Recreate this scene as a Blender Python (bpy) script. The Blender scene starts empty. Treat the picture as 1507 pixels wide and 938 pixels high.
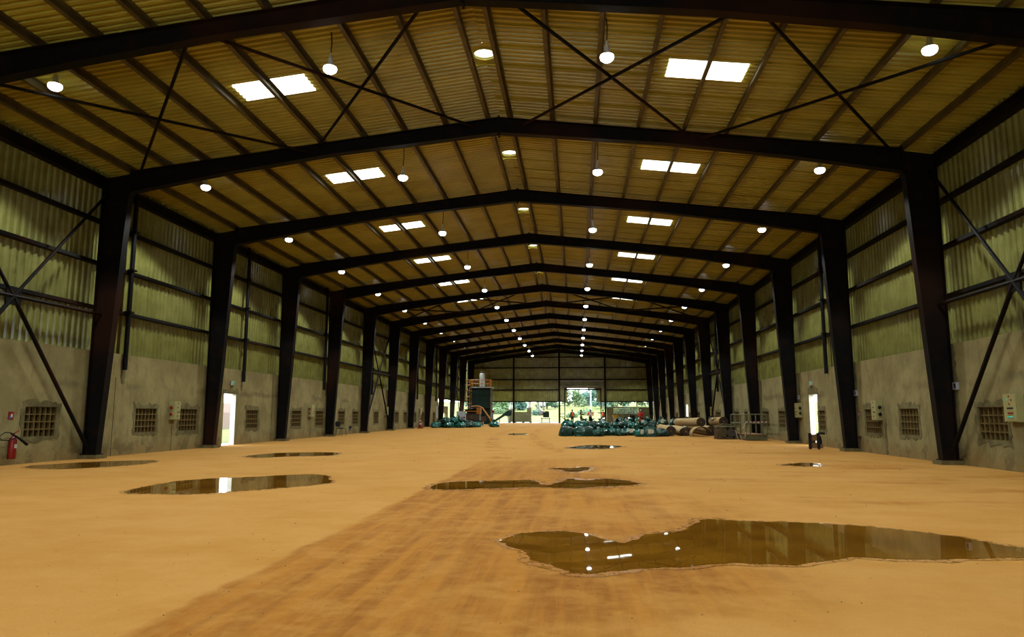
import bpy, bmesh, math, random
from mathutils import Vector, Matrix, noise as mnoise
random.seed(7)
sc = bpy.context.scene
COL = sc.collection
# ------------------------------------------------------------------ camera
cam_d = bpy.data.cameras.new('camera'); cam = bpy.data.objects.new('camera', cam_d); COL.objects.link(cam)
FPX, YAW, PIT, ROLL = 1055.03, .08857, .13408, .00117
cam_d.sensor_fit = 'HORIZONTAL'; cam_d.sensor_width = 36.0; cam_d.lens = FPX / 1507 * 36
cam_d.clip_start = .05; cam_d.clip_end = 2000
_F = Vector((-math.sin(YAW) * math.cos(PIT), math.cos(YAW) * math.cos(PIT), math.sin(PIT)))
_R = Vector((math.cos(YAW), math.sin(YAW), 0)); _U = _R.cross(_F)
_R2 = _R * math.cos(ROLL) + _U * math.sin(ROLL); _U2 = _U * math.cos(ROLL) - _R * math.sin(ROLL)
_m = Matrix((_R2, _U2, -_F)).transposed().to_4x4(); _m.translation = (2.2378, 0, 1.3038)
cam.matrix_world = _m
sc.camera = cam
# ------------------------------------------------------------------ world, exposure
SKY = 11.0
LAMP_W = 1640.0
LENS_E = 16.0
world = bpy.data.worlds.new('overcast_sky'); sc.world = world; world.use_nodes = True
wn = world.node_tree; wn.nodes['Background'].inputs[0].default_value = (.93, 1.0, 1.0, 1); wn.nodes['Background'].inputs[1].default_value = SKY
vs = sc.view_settings
vs.view_transform = 'Standard'; vs.look = 'None'; vs.gamma = 1.0; vs.use_curve_mapping = False; vs.exposure = -0.2
try:
    cy = sc.cycles
    cy.use_denoising = True; cy.max_bounces = 4; cy.diffuse_bounces = 3; cy.use_adaptive_sampling = True; cy.adaptive_threshold = .03; cy.glossy_bounces = 3; cy.transmission_bounces = 3
    cy.sample_clamp_indirect = 6.0; cy.sample_clamp_direct = 0.0; cy.caustics_reflective = False; cy.caustics_refractive = False
    cy.use_light_tree = True
except Exception:
    pass

# ------------------------------------------------------------------ materials
MATS = {}
def nd(nt, typ, **kw):
    n = nt.nodes.new(typ)
    for k, v in kw.items(): setattr(n, k, v)
    return n
def mixc(nt, fac, a, b, blend='MIX'):
    m = nd(nt, 'ShaderNodeMix', data_type='RGBA', blend_type=blend)
    for sock, v in ((m.inputs[0], fac), (m.inputs[6], a), (m.inputs[7], b)):
        if hasattr(v, 'is_linked') or hasattr(v, 'links'): nt.links.new(v, sock)
        elif isinstance(v, (tuple, list)): sock.default_value = tuple(v) + ((1,) if len(v) == 3 else ())
        else: sock.default_value = v
    return m.outputs[2]
def noise_fac(nt, coord, scale, lo=.4, hi=.6, detail=4, rough=.55, mapping=None):
    src = coord
    if mapping:
        mp = nd(nt, 'ShaderNodeMapping'); mp.inputs['Scale'].default_value = mapping
        nt.links.new(coord, mp.inputs[0]); src = mp.outputs[0]
    n = nd(nt, 'ShaderNodeTexNoise'); n.inputs['Scale'].default_value = scale; n.inputs['Detail'].default_value = detail; n.inputs['Roughness'].default_value = rough
    nt.links.new(src, n.inputs['Vector'])
    r = nd(nt, 'ShaderNodeMapRange'); r.interpolation_type = 'SMOOTHSTEP'; r.inputs[1].default_value = lo; r.inputs[2].default_value = hi
    nt.links.new(n.outputs[0], r.inputs[0])
    return r.outputs[0], n.outputs[0]
def base_mat(name):
    m = bpy.data.materials.new(name); m.use_nodes = True
    nt = m.node_tree; b = nt.nodes['Principled BSDF']
    return m, nt, b
def mat(name, c, rough=.6, c2=None, scale=3., metal=0., spec=.4, bump=0., bscale=30., emit=None, estr=0., mapping=None, lo=.35, hi=.65, world_co=False):
    if name in MATS: return MATS[name]
    m, nt, b = base_mat(name)
    b.inputs['Base Color'].default_value = (*c, 1); b.inputs['Roughness'].default_value = rough
    b.inputs['Metallic'].default_value = metal; b.inputs['Specular IOR Level'].default_value = spec
    if world_co: co = nd(nt, 'ShaderNodeNewGeometry').outputs['Position']
    else: co = nd(nt, 'ShaderNodeTexCoord').outputs['Object']
    if c2 is None: c2 = tuple(x * .78 for x in c)
    f, raw = noise_fac(nt, co, scale, lo, hi, mapping=mapping)
    nt.links.new(mixc(nt, f, c, c2), b.inputs['Base Color'])
    if bump:
        bn = nd(nt, 'ShaderNodeTexNoise'); bn.inputs['Scale'].default_value = bscale; bn.inputs['Detail'].default_value = 3
        nt.links.new(co, bn.inputs['Vector'])
        bp = nd(nt, 'ShaderNodeBump'); bp.inputs['Strength'].default_value = bump; bp.inputs['Distance'].default_value = .02
        nt.links.new(bn.outputs[0], bp.inputs['Height']); nt.links.new(bp.outputs[0], b.inputs['Normal'])
    if emit:
        b.inputs['Emission Color'].default_value = (*emit, 1); b.inputs['Emission Strength'].default_value = estr
    MATS[name] = m
    return m

def math_node(nt, op, a, b=None, clamp=False):
    n = nd(nt, 'ShaderNodeMath', operation=op, use_clamp=clamp)
    for i, v in enumerate((a, b)):
        if v is None: continue
        if isinstance(v, (int, float)): n.inputs[i].default_value = v
        else: nt.links.new(v, n.inputs[i])
    return n.outputs[0]
def smooth(nt, v, lo, hi):
    r = nd(nt, 'ShaderNodeMapRange'); r.interpolation_type = 'SMOOTHSTEP'; r.inputs[1].default_value = lo; r.inputs[2].default_value = hi
    nt.links.new(v, r.inputs[0]); return r.outputs[0]

def floor_material(rim=False):
    m, nt, b = base_mat('wet_laterite_rim' if rim else 'laterite_floor')
    pos = nd(nt, 'ShaderNodeNewGeometry').outputs['Position']
    sep = nd(nt, 'ShaderNodeSeparateXYZ'); nt.links.new(pos, sep.inputs[0])
    X, Y = sep.outputs[0], sep.outputs[1]
    dry, dry2, damp, damp2 = (.30, .155, .040), (.258, .122, .022), (.225, .088, .008), (.145, .048, .0035)
    f1, _ = noise_fac(nt, pos, .55, .38, .66, 5)
    f2, _ = noise_fac(nt, pos, 1.3, .40, .64, 7, .65, mapping=(.8, 1.1, 1))
    cdry = mixc(nt, math_node(nt, 'MULTIPLY', math_node(nt, 'ADD', f1, f2), .5), dry, dry2)
    f3, _ = noise_fac(nt, pos, 1.2, .38, .62, 7, .66, mapping=(3.6, .2, 1))
    f4, _ = noise_fac(nt, pos, 2.3, .45, .62, 6, .62)
    cdamp = mixc(nt, f3, damp, damp2); cdamp = mixc(nt, math_node(nt, 'MULTIPLY', f4, .55), cdamp, dry2)
    # the muddy driving lane: a straight slab joint on its left side, ragged on the right and at the far end
    nx = nd(nt, 'ShaderNodeTexNoise'); nx.inputs['Scale'].default_value = 1.3; nx.inputs['Detail'].default_value = 5; nt.links.new(pos, nx.inputs['Vector'])
    wob = math_node(nt, 'MULTIPLY', math_node(nt, 'SUBTRACT', nx.outputs[0], .5), .22)
    left = smooth(nt, math_node(nt, 'ADD', X, wob), -.52, -.40)
    nb = nd(nt, 'ShaderNodeTexNoise'); nb.inputs['Scale'].default_value = .38; nb.inputs['Detail'].default_value = 5; nt.links.new(pos, nb.inputs['Vector'])
    wob2 = math_node(nt, 'MULTIPLY', math_node(nt, 'SUBTRACT', nb.outputs[0], .5), 9.)
    right = smooth(nt, math_node(nt, 'ADD', math_node(nt, 'MULTIPLY', X, -1), wob2), -4.6, -2.2)
    far = smooth(nt, math_node(nt, 'ADD', math_node(nt, 'MULTIPLY', Y, -1), math_node(nt, 'MULTIPLY', wob2, 1.6)), -25, -15)
    lane = math_node(nt, 'MULTIPLY', math_node(nt, 'MULTIPLY', left, right), far)
    # curved tyre ruts running to the far opening
    yy = math_node(nt, 'MULTIPLY', math_node(nt, 'SUBTRACT', Y, 58), .035)
    curve = math_node(nt, 'MULTIPLY', math_node(nt, 'MULTIPLY', yy, yy), 1.9)
    d = math_node(nt, 'ADD', math_node(nt, 'ADD', X, 1.9), math_node(nt, 'MULTIPLY', curve, -1))
    d = math_node(nt, 'ADD', d, math_node(nt, 'MULTIPLY', wob, 2.))
    rut = math_node(nt, 'MULTIPLY', math_node(nt, 'SUBTRACT', 1., smooth(nt, math_node(nt, 'ABSOLUTE', math_node(nt, 'SUBTRACT', math_node(nt, 'ABSOLUTE', d), 1.15)), .12, .5)), smooth(nt, Y, 16, 24))
    f5, _ = noise_fac(nt, pos, .7, .4, .62, 4)
    rut = math_node(nt, 'MULTIPLY', math_node(nt, 'MULTIPLY', rut, f5), .8)
    # damp shallow bands beside the right wall
    f6, _ = noise_fac(nt, pos, .5, .5, .68, 4, mapping=(.5, 1.5, 1))
    band = math_node(nt, 'MULTIPLY', math_node(nt, 'MULTIPLY', f6, smooth(nt, X, 3, 6)), .8)
    wet = math_node(nt, 'MAXIMUM', math_node(nt, 'MULTIPLY', lane, .92), math_node(nt, 'MAXIMUM', rut, band))
    col = mixc(nt, wet, cdry, cdamp)
    # fine dark specks
    f7, _ = noise_fac(nt, pos, 17., .70, .76, 2)
    col = mixc(nt, math_node(nt, 'MULTIPLY', f7, .5), col, (.08, .035, .006))
    g1, _ = noise_fac(nt, pos, 55., .3, .7, 3, .7); g2, _ = noise_fac(nt, pos, 7., .35, .68, 6, .7)
    col = mixc(nt, math_node(nt, 'MULTIPLY', g1, .22), col, (.13, .055, .008)); col = mixc(nt, math_node(nt, 'MULTIPLY', g2, .16), col, (.34, .185, .05))
    if rim: col = mixc(nt, .35, col, (.17, .062, .005))
    nt.links.new(col, b.inputs['Base Color'])
    if rim:
        w1, _ = noise_fac(nt, pos, 9., .46, .56, 5, .65)
        nt.links.new(math_node(nt, 'ADD', .16, math_node(nt, 'MULTIPLY', w1, .75)), b.inputs['Roughness'])
    else: nt.links.new(math_node(nt, 'SUBTRACT', .97, math_node(nt, 'MULTIPLY', wet, .12)), b.inputs['Roughness'])
    b.inputs['Specular IOR Level'].default_value = .18 if rim else .07
    bn = nd(nt, 'ShaderNodeTexNoise'); bn.inputs['Scale'].default_value = 3.5; bn.inputs['Detail'].default_value = 8; nt.links.new(pos, bn.inputs['Vector'])
    mp = nd(nt, 'ShaderNodeMapping'); mp.inputs['Scale'].default_value = (7, .6, 1); nt.links.new(pos, mp.inputs[0])
    bn2 = nd(nt, 'ShaderNodeTexNoise'); bn2.inputs['Scale'].default_value = 1.; bn2.inputs['Detail'].default_value = 6; nt.links.new(mp.outputs[0], bn2.inputs['Vector'])
    h = math_node(nt, 'ADD', bn.outputs[0], math_node(nt, 'MULTIPLY', math_node(nt, 'MULTIPLY', bn2.outputs[0], lane), .7))
    bp = nd(nt, 'ShaderNodeBump'); bp.inputs['Strength'].default_value = .12 if rim else .35; bp.inputs['Distance'].default_value = .03
    nt.links.new(h, bp.inputs['Height']); nt.links.new(bp.outputs[0], b.inputs['Normal'])
    return m

def plaster_material():
    m, nt, b = base_mat('rendered_concrete')
    pos = nd(nt, 'ShaderNodeNewGeometry').outputs['Position']
    sep = nd(nt, 'ShaderNodeSeparateXYZ'); nt.links.new(pos, sep.inputs[0]); Z = sep.outputs[2]
    f1, _ = noise_fac(nt, pos, .9, .35, .66, 6, .6)
    col = mixc(nt, f1, (.205, .173, .075), (.145, .121, .05))
    f2, _ = noise_fac(nt, pos, 3.2, .48, .68, 6, .65, mapping=(1, 1, .45))
    col = mixc(nt, math_node(nt, 'MULTIPLY', f2, .5), col, (.095, .077, .032))
    # ragged day-joint stain a little over two metres up
    n = nd(nt, 'ShaderNodeTexNoise'); n.inputs['Scale'].default_value = 1.4; n.inputs['Detail'].default_value = 6; nt.links.new(pos, n.inputs['Vector'])
    dz = math_node(nt, 'ABSOLUTE', math_node(nt, 'ADD', math_node(nt, 'SUBTRACT', Z, 2.22), math_node(nt, 'MULTIPLY', math_node(nt, 'SUBTRACT', n.outputs[0], .5), .5)))
    f3, _ = noise_fac(nt, pos, .6, .45, .6, 3)
    line = math_node(nt, 'MULTIPLY', math_node(nt, 'MULTIPLY', math_node(nt, 'SUBTRACT', 1., smooth(nt, dz, .02, .2)), f3), .55)
    col = mixc(nt, line, col, (.065, .054, .025))
    # laterite dust and damp rising from the ground
    dz2 = math_node(nt, 'ADD', Z, math_node(nt, 'MULTIPLY', math_node(nt, 'SUBTRACT', n.outputs[0], .5), -.9))
    dust = math_node(nt, 'MULTIPLY', math_node(nt, 'SUBTRACT', 1., smooth(nt, dz2, .05, .55)), .55)
    col = mixc(nt, dust, col, (.17, .095, .025))
    f4, _ = noise_fac(nt, pos, 1.7, .52, .6, 5)
    low = math_node(nt, 'MULTIPLY', math_node(nt, 'MULTIPLY', math_node(nt, 'SUBTRACT', 1., smooth(nt, dz2, .1, .8)), f4), .6)
    col = mixc(nt, low, col, (.07, .057, .023))
    f5, _ = noise_fac(nt, pos, 40., .3, .7, 2)
    col = mixc(nt, math_node(nt, 'MULTIPLY', f5, .14), col, (.1, .08, .036))
    nt.links.new(col, b.inputs['Base Color']); b.inputs['Roughness'].default_value = .92; b.inputs['Specular IOR Level'].default_value = .15
    bn = nd(nt, 'ShaderNodeTexNoise'); bn.inputs['Scale'].default_value = 9; bn.inputs['Detail'].default_value = 8; nt.links.new(pos, bn.inputs['Vector'])
    bp = nd(nt, 'ShaderNodeBump'); bp.inputs['Strength'].default_value = .45; bp.inputs['Distance'].default_value = .02
    nt.links.new(bn.outputs[0], bp.inputs['Height']); nt.links.new(bp.outputs[0], b.inputs['Normal'])
    return m

def steel_material():
    m, nt, b = base_mat('black_painted_steel')
    pos = nd(nt, 'ShaderNodeNewGeometry').outputs['Position']
    f1, _ = noise_fac(nt, pos, .23, .52, .66, 4)
    f2, _ = noise_fac(nt, pos, 3.1, .5, .66, 5)
    r = math_node(nt, 'MULTIPLY', math_node(nt, 'MAXIMUM', f1, math_node(nt, 'MULTIPLY', f2, .5)), .8)
    nt.links.new(mixc(nt, r, (.0032, .0031, .0027), (.020, .0065, .0025)), b.inputs['Base Color'])
    b.inputs['Roughness'].default_value = .6; b.inputs['Specular IOR Level'].default_value = .08
    return m

def water_material():
    m, nt, b = base_mat('muddy_water')
    pos = nd(nt, 'ShaderNodeNewGeometry').outputs['Position']
    f1, _ = noise_fac(nt, pos, 1.2, .35, .65, 4)
    nt.links.new(mixc(nt, f1, (.125, .053, .004), (.085, .034, .0025)), b.inputs['Base Color'])
    b.inputs['Roughness'].default_value = .015; b.inputs['IOR'].default_value = 1.33; b.inputs['Specular IOR Level'].default_value = .5
    bn = nd(nt, 'ShaderNodeTexNoise'); bn.inputs['Scale'].default_value = 2.2; bn.inputs['Detail'].default_value = 2; nt.links.new(pos, bn.inputs['Vector'])
    bp = nd(nt, 'ShaderNodeBump'); bp.inputs['Strength'].default_value = .012; bp.inputs['Distance'].default_value = .02
    nt.links.new(bn.outputs[0], bp.inputs['Height']); nt.links.new(bp.outputs[0], b.inputs['Normal'])
    return m
def translucent_material(name, c, tr):
    m = bpy.data.materials.new(name); m.use_nodes = True; nt = m.node_tree
    for n in list(nt.nodes):
        if n.type != 'OUTPUT_MATERIAL': nt.nodes.remove(n)
    out = [n for n in nt.nodes if n.type == 'OUTPUT_MATERIAL'][0]
    t = nd(nt, 'ShaderNodeBsdfTranslucent'); d = nd(nt, 'ShaderNodeBsdfDiffuse'); mx = nd(nt, 'ShaderNodeMixShader')
    co = nd(nt, 'ShaderNodeTexCoord').outputs['Object']
    f, _ = noise_fac(nt, co, 5, .3, .7)
    cc = mixc(nt, f, c, tuple(x * .9 for x in c))
    nt.links.new(cc, t.inputs[0]); nt.links.new(cc, d.inputs[0]); mx.inputs[0].default_value = tr
    nt.links.new(d.outputs[0], mx.inputs[1]); nt.links.new(t.outputs[0], mx.inputs[2]); nt.links.new(mx.outputs[0], out.inputs[0])
    return m

M_FLOOR, M_PLASTER, M_STEEL, M_WATER, M_RIM = floor_material(), plaster_material(), steel_material(), water_material(), floor_material(True)
M_SKYLIGHT = translucent_material('fibreglass_skylight', (.93, .95, .88), .85)
M_DOME = translucent_material('frosted_vent_dome', (.93, .92, .86), .85)
M_ROOF = mat('roof_sheet_metal', (.32, .268, .033), .4, (.26, .216, .024), 1.1, spec=.35, world_co=True)
M_CLAD = mat('wall_sheet_metal', (.165, .165, .045), .23, (.125, .122, .030), 1.6, spec=.5, world_co=True)
M_PURLIN = mat('galvanised_purlin', (.075, .056, .016), .5, (.04, .027, .008), 2.3, spec=.35, world_co=True)
M_MORTAR = mat('grey_mortar', (.12, .105, .048), .95, (.075, .064, .028), 5, bump=.6, bscale=18, spec=.1, world_co=True)
M_BLOCK = mat('vent_block_concrete', (.105, .073, .024), .9, (.075, .05, .015), 8, spec=.1)
M_BACK = mat('recess_shade_and_joint_dark', (.014, .008, .003), .9, spec=.05)  # shade inside the vent holes put into the colour; also dark wall joints
M_PED = mat('pedestal_concrete', (.13, .10, .042), .9, (.09, .07, .028), 6, spec=.1, bump=.4)
M_PIPE = mat('black_downpipe', (.003, .003, .003), .5, spec=.12)
M_LAMPBODY = mat('lamp_housing', (.45, .47, .47), .4)
M_LENS = mat('lamp_lens', (.9, .95, 1.), .3, emit=(.86, .97, 1.), estr=LENS_E)
M_LENS.cycles.emission_sampling = 'NONE'
M_CABLE = mat('black_cable', (.012, .012, .012), .6)
M_PANELBOX = mat('cream_enamel', (.23, .22, .09), .4, (.21, .195, .08), 3)
M_RED = mat('red_plastic', (.16, .004, .003), .4)
M_BLUE = mat('blue_plastic', (.02, .08, .35), .4)
M_BLACK = mat('black_plastic', (.004, .004, .004), .5, spec=.15)
M_WHITE = mat('white_print', (.36, .36, .32), .6)
M_GREEN = mat('green_print', (.02, .30, .17), .5)
M_TEALLED = mat('teal_button', (.03, .5, .42), .3)
M_ORANGE = mat('orange_paint', (.30, .11, .007), .45, (.23, .08, .005), 4)
M_YELLOW = mat('yellow_plastic', (.42, .23, .006), .45)
M_DKGREEN = mat('dark_green_paint', (.004, .014, .010), .6, (.003, .009, .006), 3, spec=.15)
M_SACK = [mat('green_sack_a', (.003, .042, .031), .24, (.002, .022, .016), 6, spec=.3, bump=.7, bscale=9),
          mat('green_sack_b', (.002, .024, .016), .3, (.0015, .013, .009), 6, spec=.22, bump=.7, bscale=11),
          mat('green_sack_highlit', (.004, .085, .068), .22, (.002, .03, .024), 6, spec=.35, bump=.7, bscale=8)]  # last sack green is lighter teal, with bright highlights put into the base colour
M_PAPER = mat('pale_paper', (.34, .31, .21), .7, (.3, .26, .16), 4)
M_BELT = mat('tan_belting', (.27, .175, .055), .8, (.21, .13, .038), 3)
M_RUBBER = mat('black_rubber', (.016, .014, .011), .6, (.03, .02, .01), 8)
M_RUST = mat('rusty_iron', (.07, .035, .012), .6, (.03, .017, .008), 9, metal=.3)
M_OLIVE = mat('olive_steel', (.085, .08, .03), .5, (.06, .055, .02), 5)
M_WOOD = mat('brown_board', (.16, .075, .016), .75, (.10, .045, .01), 6, mapping=(1, 1, 6))
M_SILVER = mat('galvanised_duct', (.55, .58, .6), .3, (.45, .47, .48), 6, metal=.6)
M_GREYPANEL = mat('pale_grey_panel', (.24, .25, .26), .5)
M_WHITETANK = mat('white_tank', (.32, .33, .30), .35)
M_SKIN = mat('dark_skin', (.10, .045, .02), .55)

# ------------------------------------------------------------------ helpers
def put(o, parent=None, loc=None, rot=None):
    COL.objects.link(o)
    if parent is not None: o.parent = parent
    if loc is not None: o.location = loc
    if rot is not None: o.rotation_euler = rot
    return o
def tag(o, label=None, cat=None, group=None, kind=None):
    if label: o['label'] = label
    if cat: o['category'] = cat
    if group: o['group'] = group
    if kind: o['kind'] = kind
    return o
def empty(name, loc=(0, 0, 0), rz=0., label=None, cat=None, group=None, kind=None):
    o = bpy.data.objects.new(name, None); o.empty_display_size = .2
    put(o, None, loc, (0, 0, rz)); return tag(o, label, cat, group, kind)
class MB:
    def __init__(s): s.v = []; s.f = []
    def add(s, vs, fs):
        n = len(s.v); s.v += [tuple(p) for p in vs]; s.f += [tuple(i + n for i in f) for f in fs]; return s
    def box(s, c, d, rot=None):
        hx, hy, hz = d[0] / 2, d[1] / 2, d[2] / 2
        p = [Vector((x, y, z)) for x in (-hx, hx) for y in (-hy, hy) for z in (-hz, hz)]
        if rot is not None: p = [rot @ q for q in p]
        c = Vector(c)
        return s.add([q + c for q in p], [(0, 1, 3, 2), (4, 6, 7, 5), (0, 4, 5, 1), (2, 3, 7, 6), (0, 2, 6, 4), (1, 5, 7, 3)])
    def lohi(s, a, b): return s.box([(x + y) / 2 for x, y in zip(a, b)], [abs(y - x) for x, y in zip(a, b)])
    def tube(s, pts, r, n=8, closed_ends=True):
        pts = [Vector(p) for p in pts]; rs = r if isinstance(r, (list, tuple)) else [r] * len(pts)
        rings = []; up = None
        for i, p in enumerate(pts):
            t = (pts[min(i + 1, len(pts) - 1)] - pts[max(i - 1, 0)]).normalized()
            if up is None: up = Vector((0, 0, 1)) if abs(t.z) < .9 else Vector((1, 0, 0))
            a = t.cross(up).normalized(); b = a.cross(t).normalized(); up = b
            rings.append([p + (a * math.cos(2 * math.pi * k / n) + b * math.sin(2 * math.pi * k / n)) * rs[i] for k in range(n)])
        vs = [q for rg in rings for q in rg]; fs = []
        for i in range(len(pts) - 1):
            for k in range(n): fs.append((i * n + k, i * n + (k + 1) % n, (i + 1) * n + (k + 1) % n, (i + 1) * n + k))
        if closed_ends: fs += [tuple(range(n))[::-1], tuple(range((len(pts) - 1) * n, len(pts) * n))]
        return s.add(vs, fs)
    def lathe(s, prof, n=20, o=(0, 0, 0), axis='z'):
        vs = []; fs = []
        for r, h in prof:
            for k in range(n):
                a = 2 * math.pi * k / n; x, y = r * math.cos(a), r * math.sin(a)
                vs.append((o[0] + x, o[1] + y, o[2] + h) if axis == 'z' else (o[0] + x, o[1] + h, o[2] + y) if axis == 'y' else (o[0] + h, o[1] + x, o[2] + y))
        for i in range(len(prof) - 1):
            for k in range(n): fs.append((i * n + k, i * n + (k + 1) % n, (i + 1) * n + (k + 1) % n, (i + 1) * n + k))
        if prof[0][0] > 1e-4: fs.append(tuple(range(n))[::-1])
        if prof[-1][0] > 1e-4: fs.append(tuple(range((len(prof) - 1) * n, len(prof) * n)))
        return s.add(vs, fs)
    def loft(s, rings, cap=True):
        n = len(rings[0]); vs = [p for r in rings for p in r]; fs = []
        for i in range(len(rings) - 1):
            for k in range(n): fs.append((i * n + k, i * n + (k + 1) % n, (i + 1) * n + (k + 1) % n, (i + 1) * n + k))
        if cap: fs += [tuple(range(n))[::-1], tuple(range((len(rings) - 1) * n, len(rings) * n))]
        return s.add(vs, fs)
    def mesh(s, name, m, smooth=False, fixn=True):
        me = bpy.data.meshes.new(name); me.from_pydata(s.v, [], s.f); me.validate()
        if fixn:
            bm = bmesh.new(); bm.from_mesh(me); bmesh.ops.recalc_face_normals(bm, faces=bm.faces); bm.to_mesh(me); bm.free()
        if m: me.materials.append(m)
        if smooth:
            for p in me.polygons: p.use_smooth = True
        return me
    def build(s, name, m, parent=None, loc=None, rot=None, smooth=False, fixn=True):
        return put(bpy.data.objects.new(name, s.mesh(name, m, smooth, fixn)), parent, loc, rot)
def inst(name, me, parent=None, loc=None, rot=None, scale=None):
    o = put(bpy.data.objects.new(name, me), parent, loc, rot)
    if scale: o.scale = scale
    return o
def copy_tree(o, parent=None):
    c = o.copy(); COL.objects.link(c); c.parent = parent
    for ch in o.children: copy_tree(ch, c)
    return c
ORD = ['first', 'second', 'third', 'fourth', 'fifth', 'sixth', 'seventh', 'eighth', 'ninth', 'tenth', 'eleventh', 'twelfth', 'thirteenth', 'fourteenth', 'fifteenth']
Y0, S, XW, YE, YB = 20.647, 7.0, 12.52, 97.65, -7.35
def YK(k): return Y0 + S * k
def zf(y): return .0033 * max(0., y - 25.)
SL, ZR = .117, 10.24
def ztop(x): return ZR - SL * abs(x)

# ------------------------------------------------------------------ floor
mb = MB(); ys = [YB - .2, 0, 12, 25, 40, 60, 80, YE + .25]
for i, y in enumerate(ys):
    mb.v += [(-12.75, y, zf(y)), (12.75, y, zf(y))]
    if i: mb.f.append((2 * i - 2, 2 * i - 1, 2 * i + 1, 2 * i))
floor = tag(mb.build('floor', M_FLOOR), 'orange laterite-covered floor with a darker muddy lane', kind='structure')

# puddles: world outlines
PUD = [
 ('wide brown puddle in the right foreground reflecting roof lamps', [(1.45, 7.68), (1.51, 7.98), (1.68, 8.18), (1.93, 8.34), (2.2, 8.32), (2.39, 8.11), (2.52, 7.86), (2.69, 7.68), (2.84, 7.85), (2.98, 8.21), (3.18, 8.37), (3.39, 8.48), (3.56, 8.85), (3.75, 9.3), (3.91, 9.49), (4.34, 9.36), (4.98, 9.31), (5.47, 9.14), (5.91, 8.87), (6.29, 8.44), (6.49, 8.04), (6.63, 7.75), (6.97, 7.37), (6.79, 7.1), (6.34, 7.24), (5.9, 7.17), (5.33, 7.08), (5.03, 7.09), (4.79, 7.1), (4.35, 6.84), (4.02, 6.72), (3.62, 6.74), (3.11, 6.52), (2.81, 6.44), (2.52, 6.3), (2.29, 6.2), (2.12, 6.32), (1.94, 6.58), (1.8, 6.88), (1.68, 7.2), (1.54, 7.41)], .13),
 ('long puddle on the left mirroring the bright doorway', [(-5.44, 11.83), (-5.61, 13.09), (-5.49, 14.19), (-4.69, 14.82), (-3.83, 15.61), (-3.22, 15.49), (-2.79, 14.53), (-2.54, 13.81), (-3.0, 12.84), (-3.72, 12.0), (-4.1, 11.61), (-4.9, 11.63)], .1),
 ('shallow puddle at the foot of the nearest left column', [(-11.7, 17.43), (-11.17, 19.1), (-9.89, 19.99), (-9.3, 18.59), (-9.72, 17.04), (-10.58, 16.61)], .1),
 ('small shallow puddle in front of the left doorway', [(-8.21, 22.43), (-7.89, 24.35), (-6.2, 24.76), (-5.7, 23.1), (-6.72, 22.4), (-7.46, 21.59)], .2),
 ('two-lobed puddle across the muddy lane in mid floor', [(-0.41, 13.28), (-0.3, 14.04), (0.28, 14.39), (1.08, 14.69), (1.31, 14.79), (1.48, 14.22), (1.68, 13.69), (1.92, 14.41), (2.1, 15.19), (2.38, 14.82), (2.95, 15.19), (3.4, 14.41), (3.33, 13.99), (2.75, 13.6), (2.12, 13.23), (1.61, 13.36), (1.19, 13.26), (0.48, 12.95), (-0.19, 12.76)], .22),
 ('tiny puddle just beyond the two-lobed lane puddle', [(1.54, 18.11), (2.07, 18.17), (2.48, 18.56), (2.52, 17.65), (2.08, 16.98), (1.85, 17.59)], .2),
 ('puddle in front of the green sack pile', [(1.85, 29.07), (2.55, 31.33), (3.35, 31.84), (4.08, 30.57), (3.33, 28.43), (2.44, 28.33)], .3),
 ('narrow puddle on the right before the boarded trolley', [(7.72, 20.02), (8.56, 20.86), (8.66, 19.96), (8.19, 19.41), (7.76, 19.77)], .25),
 ('far bright puddle in the middle of the hall', [(-2.18, 47.13), (-1.86, 49.7), (-1.02, 48.94), (-1.19, 45.71), (-1.7, 45.2)], .3)]
def outline(pts, sub=6, jit=.02):
    n = len(pts); out = []
    for i in range(n):
        p0, p1, p2, p3 = [Vector((*pts[(i + j) % n], 0)) for j in (-1, 0, 1, 2)]
        for s in range(sub):
            t = s / sub
            q = .5 * ((2 * p1) + (p2 - p0) * t + (2 * p0 - 5 * p1 + 4 * p2 - p3) * t * t + (3 * p1 - p0 - 3 * p2 + p3) * t ** 3)
            a = mnoise.noise(q * 4.1) * jit * 2.2 + mnoise.noise(q * 11.) * jit * 1.5
            b = mnoise.noise(q * 4.7 + Vector((9, 3, 5))) * jit * 2.2
            out.append(q + Vector((a, b, 0)))
    return out
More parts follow.
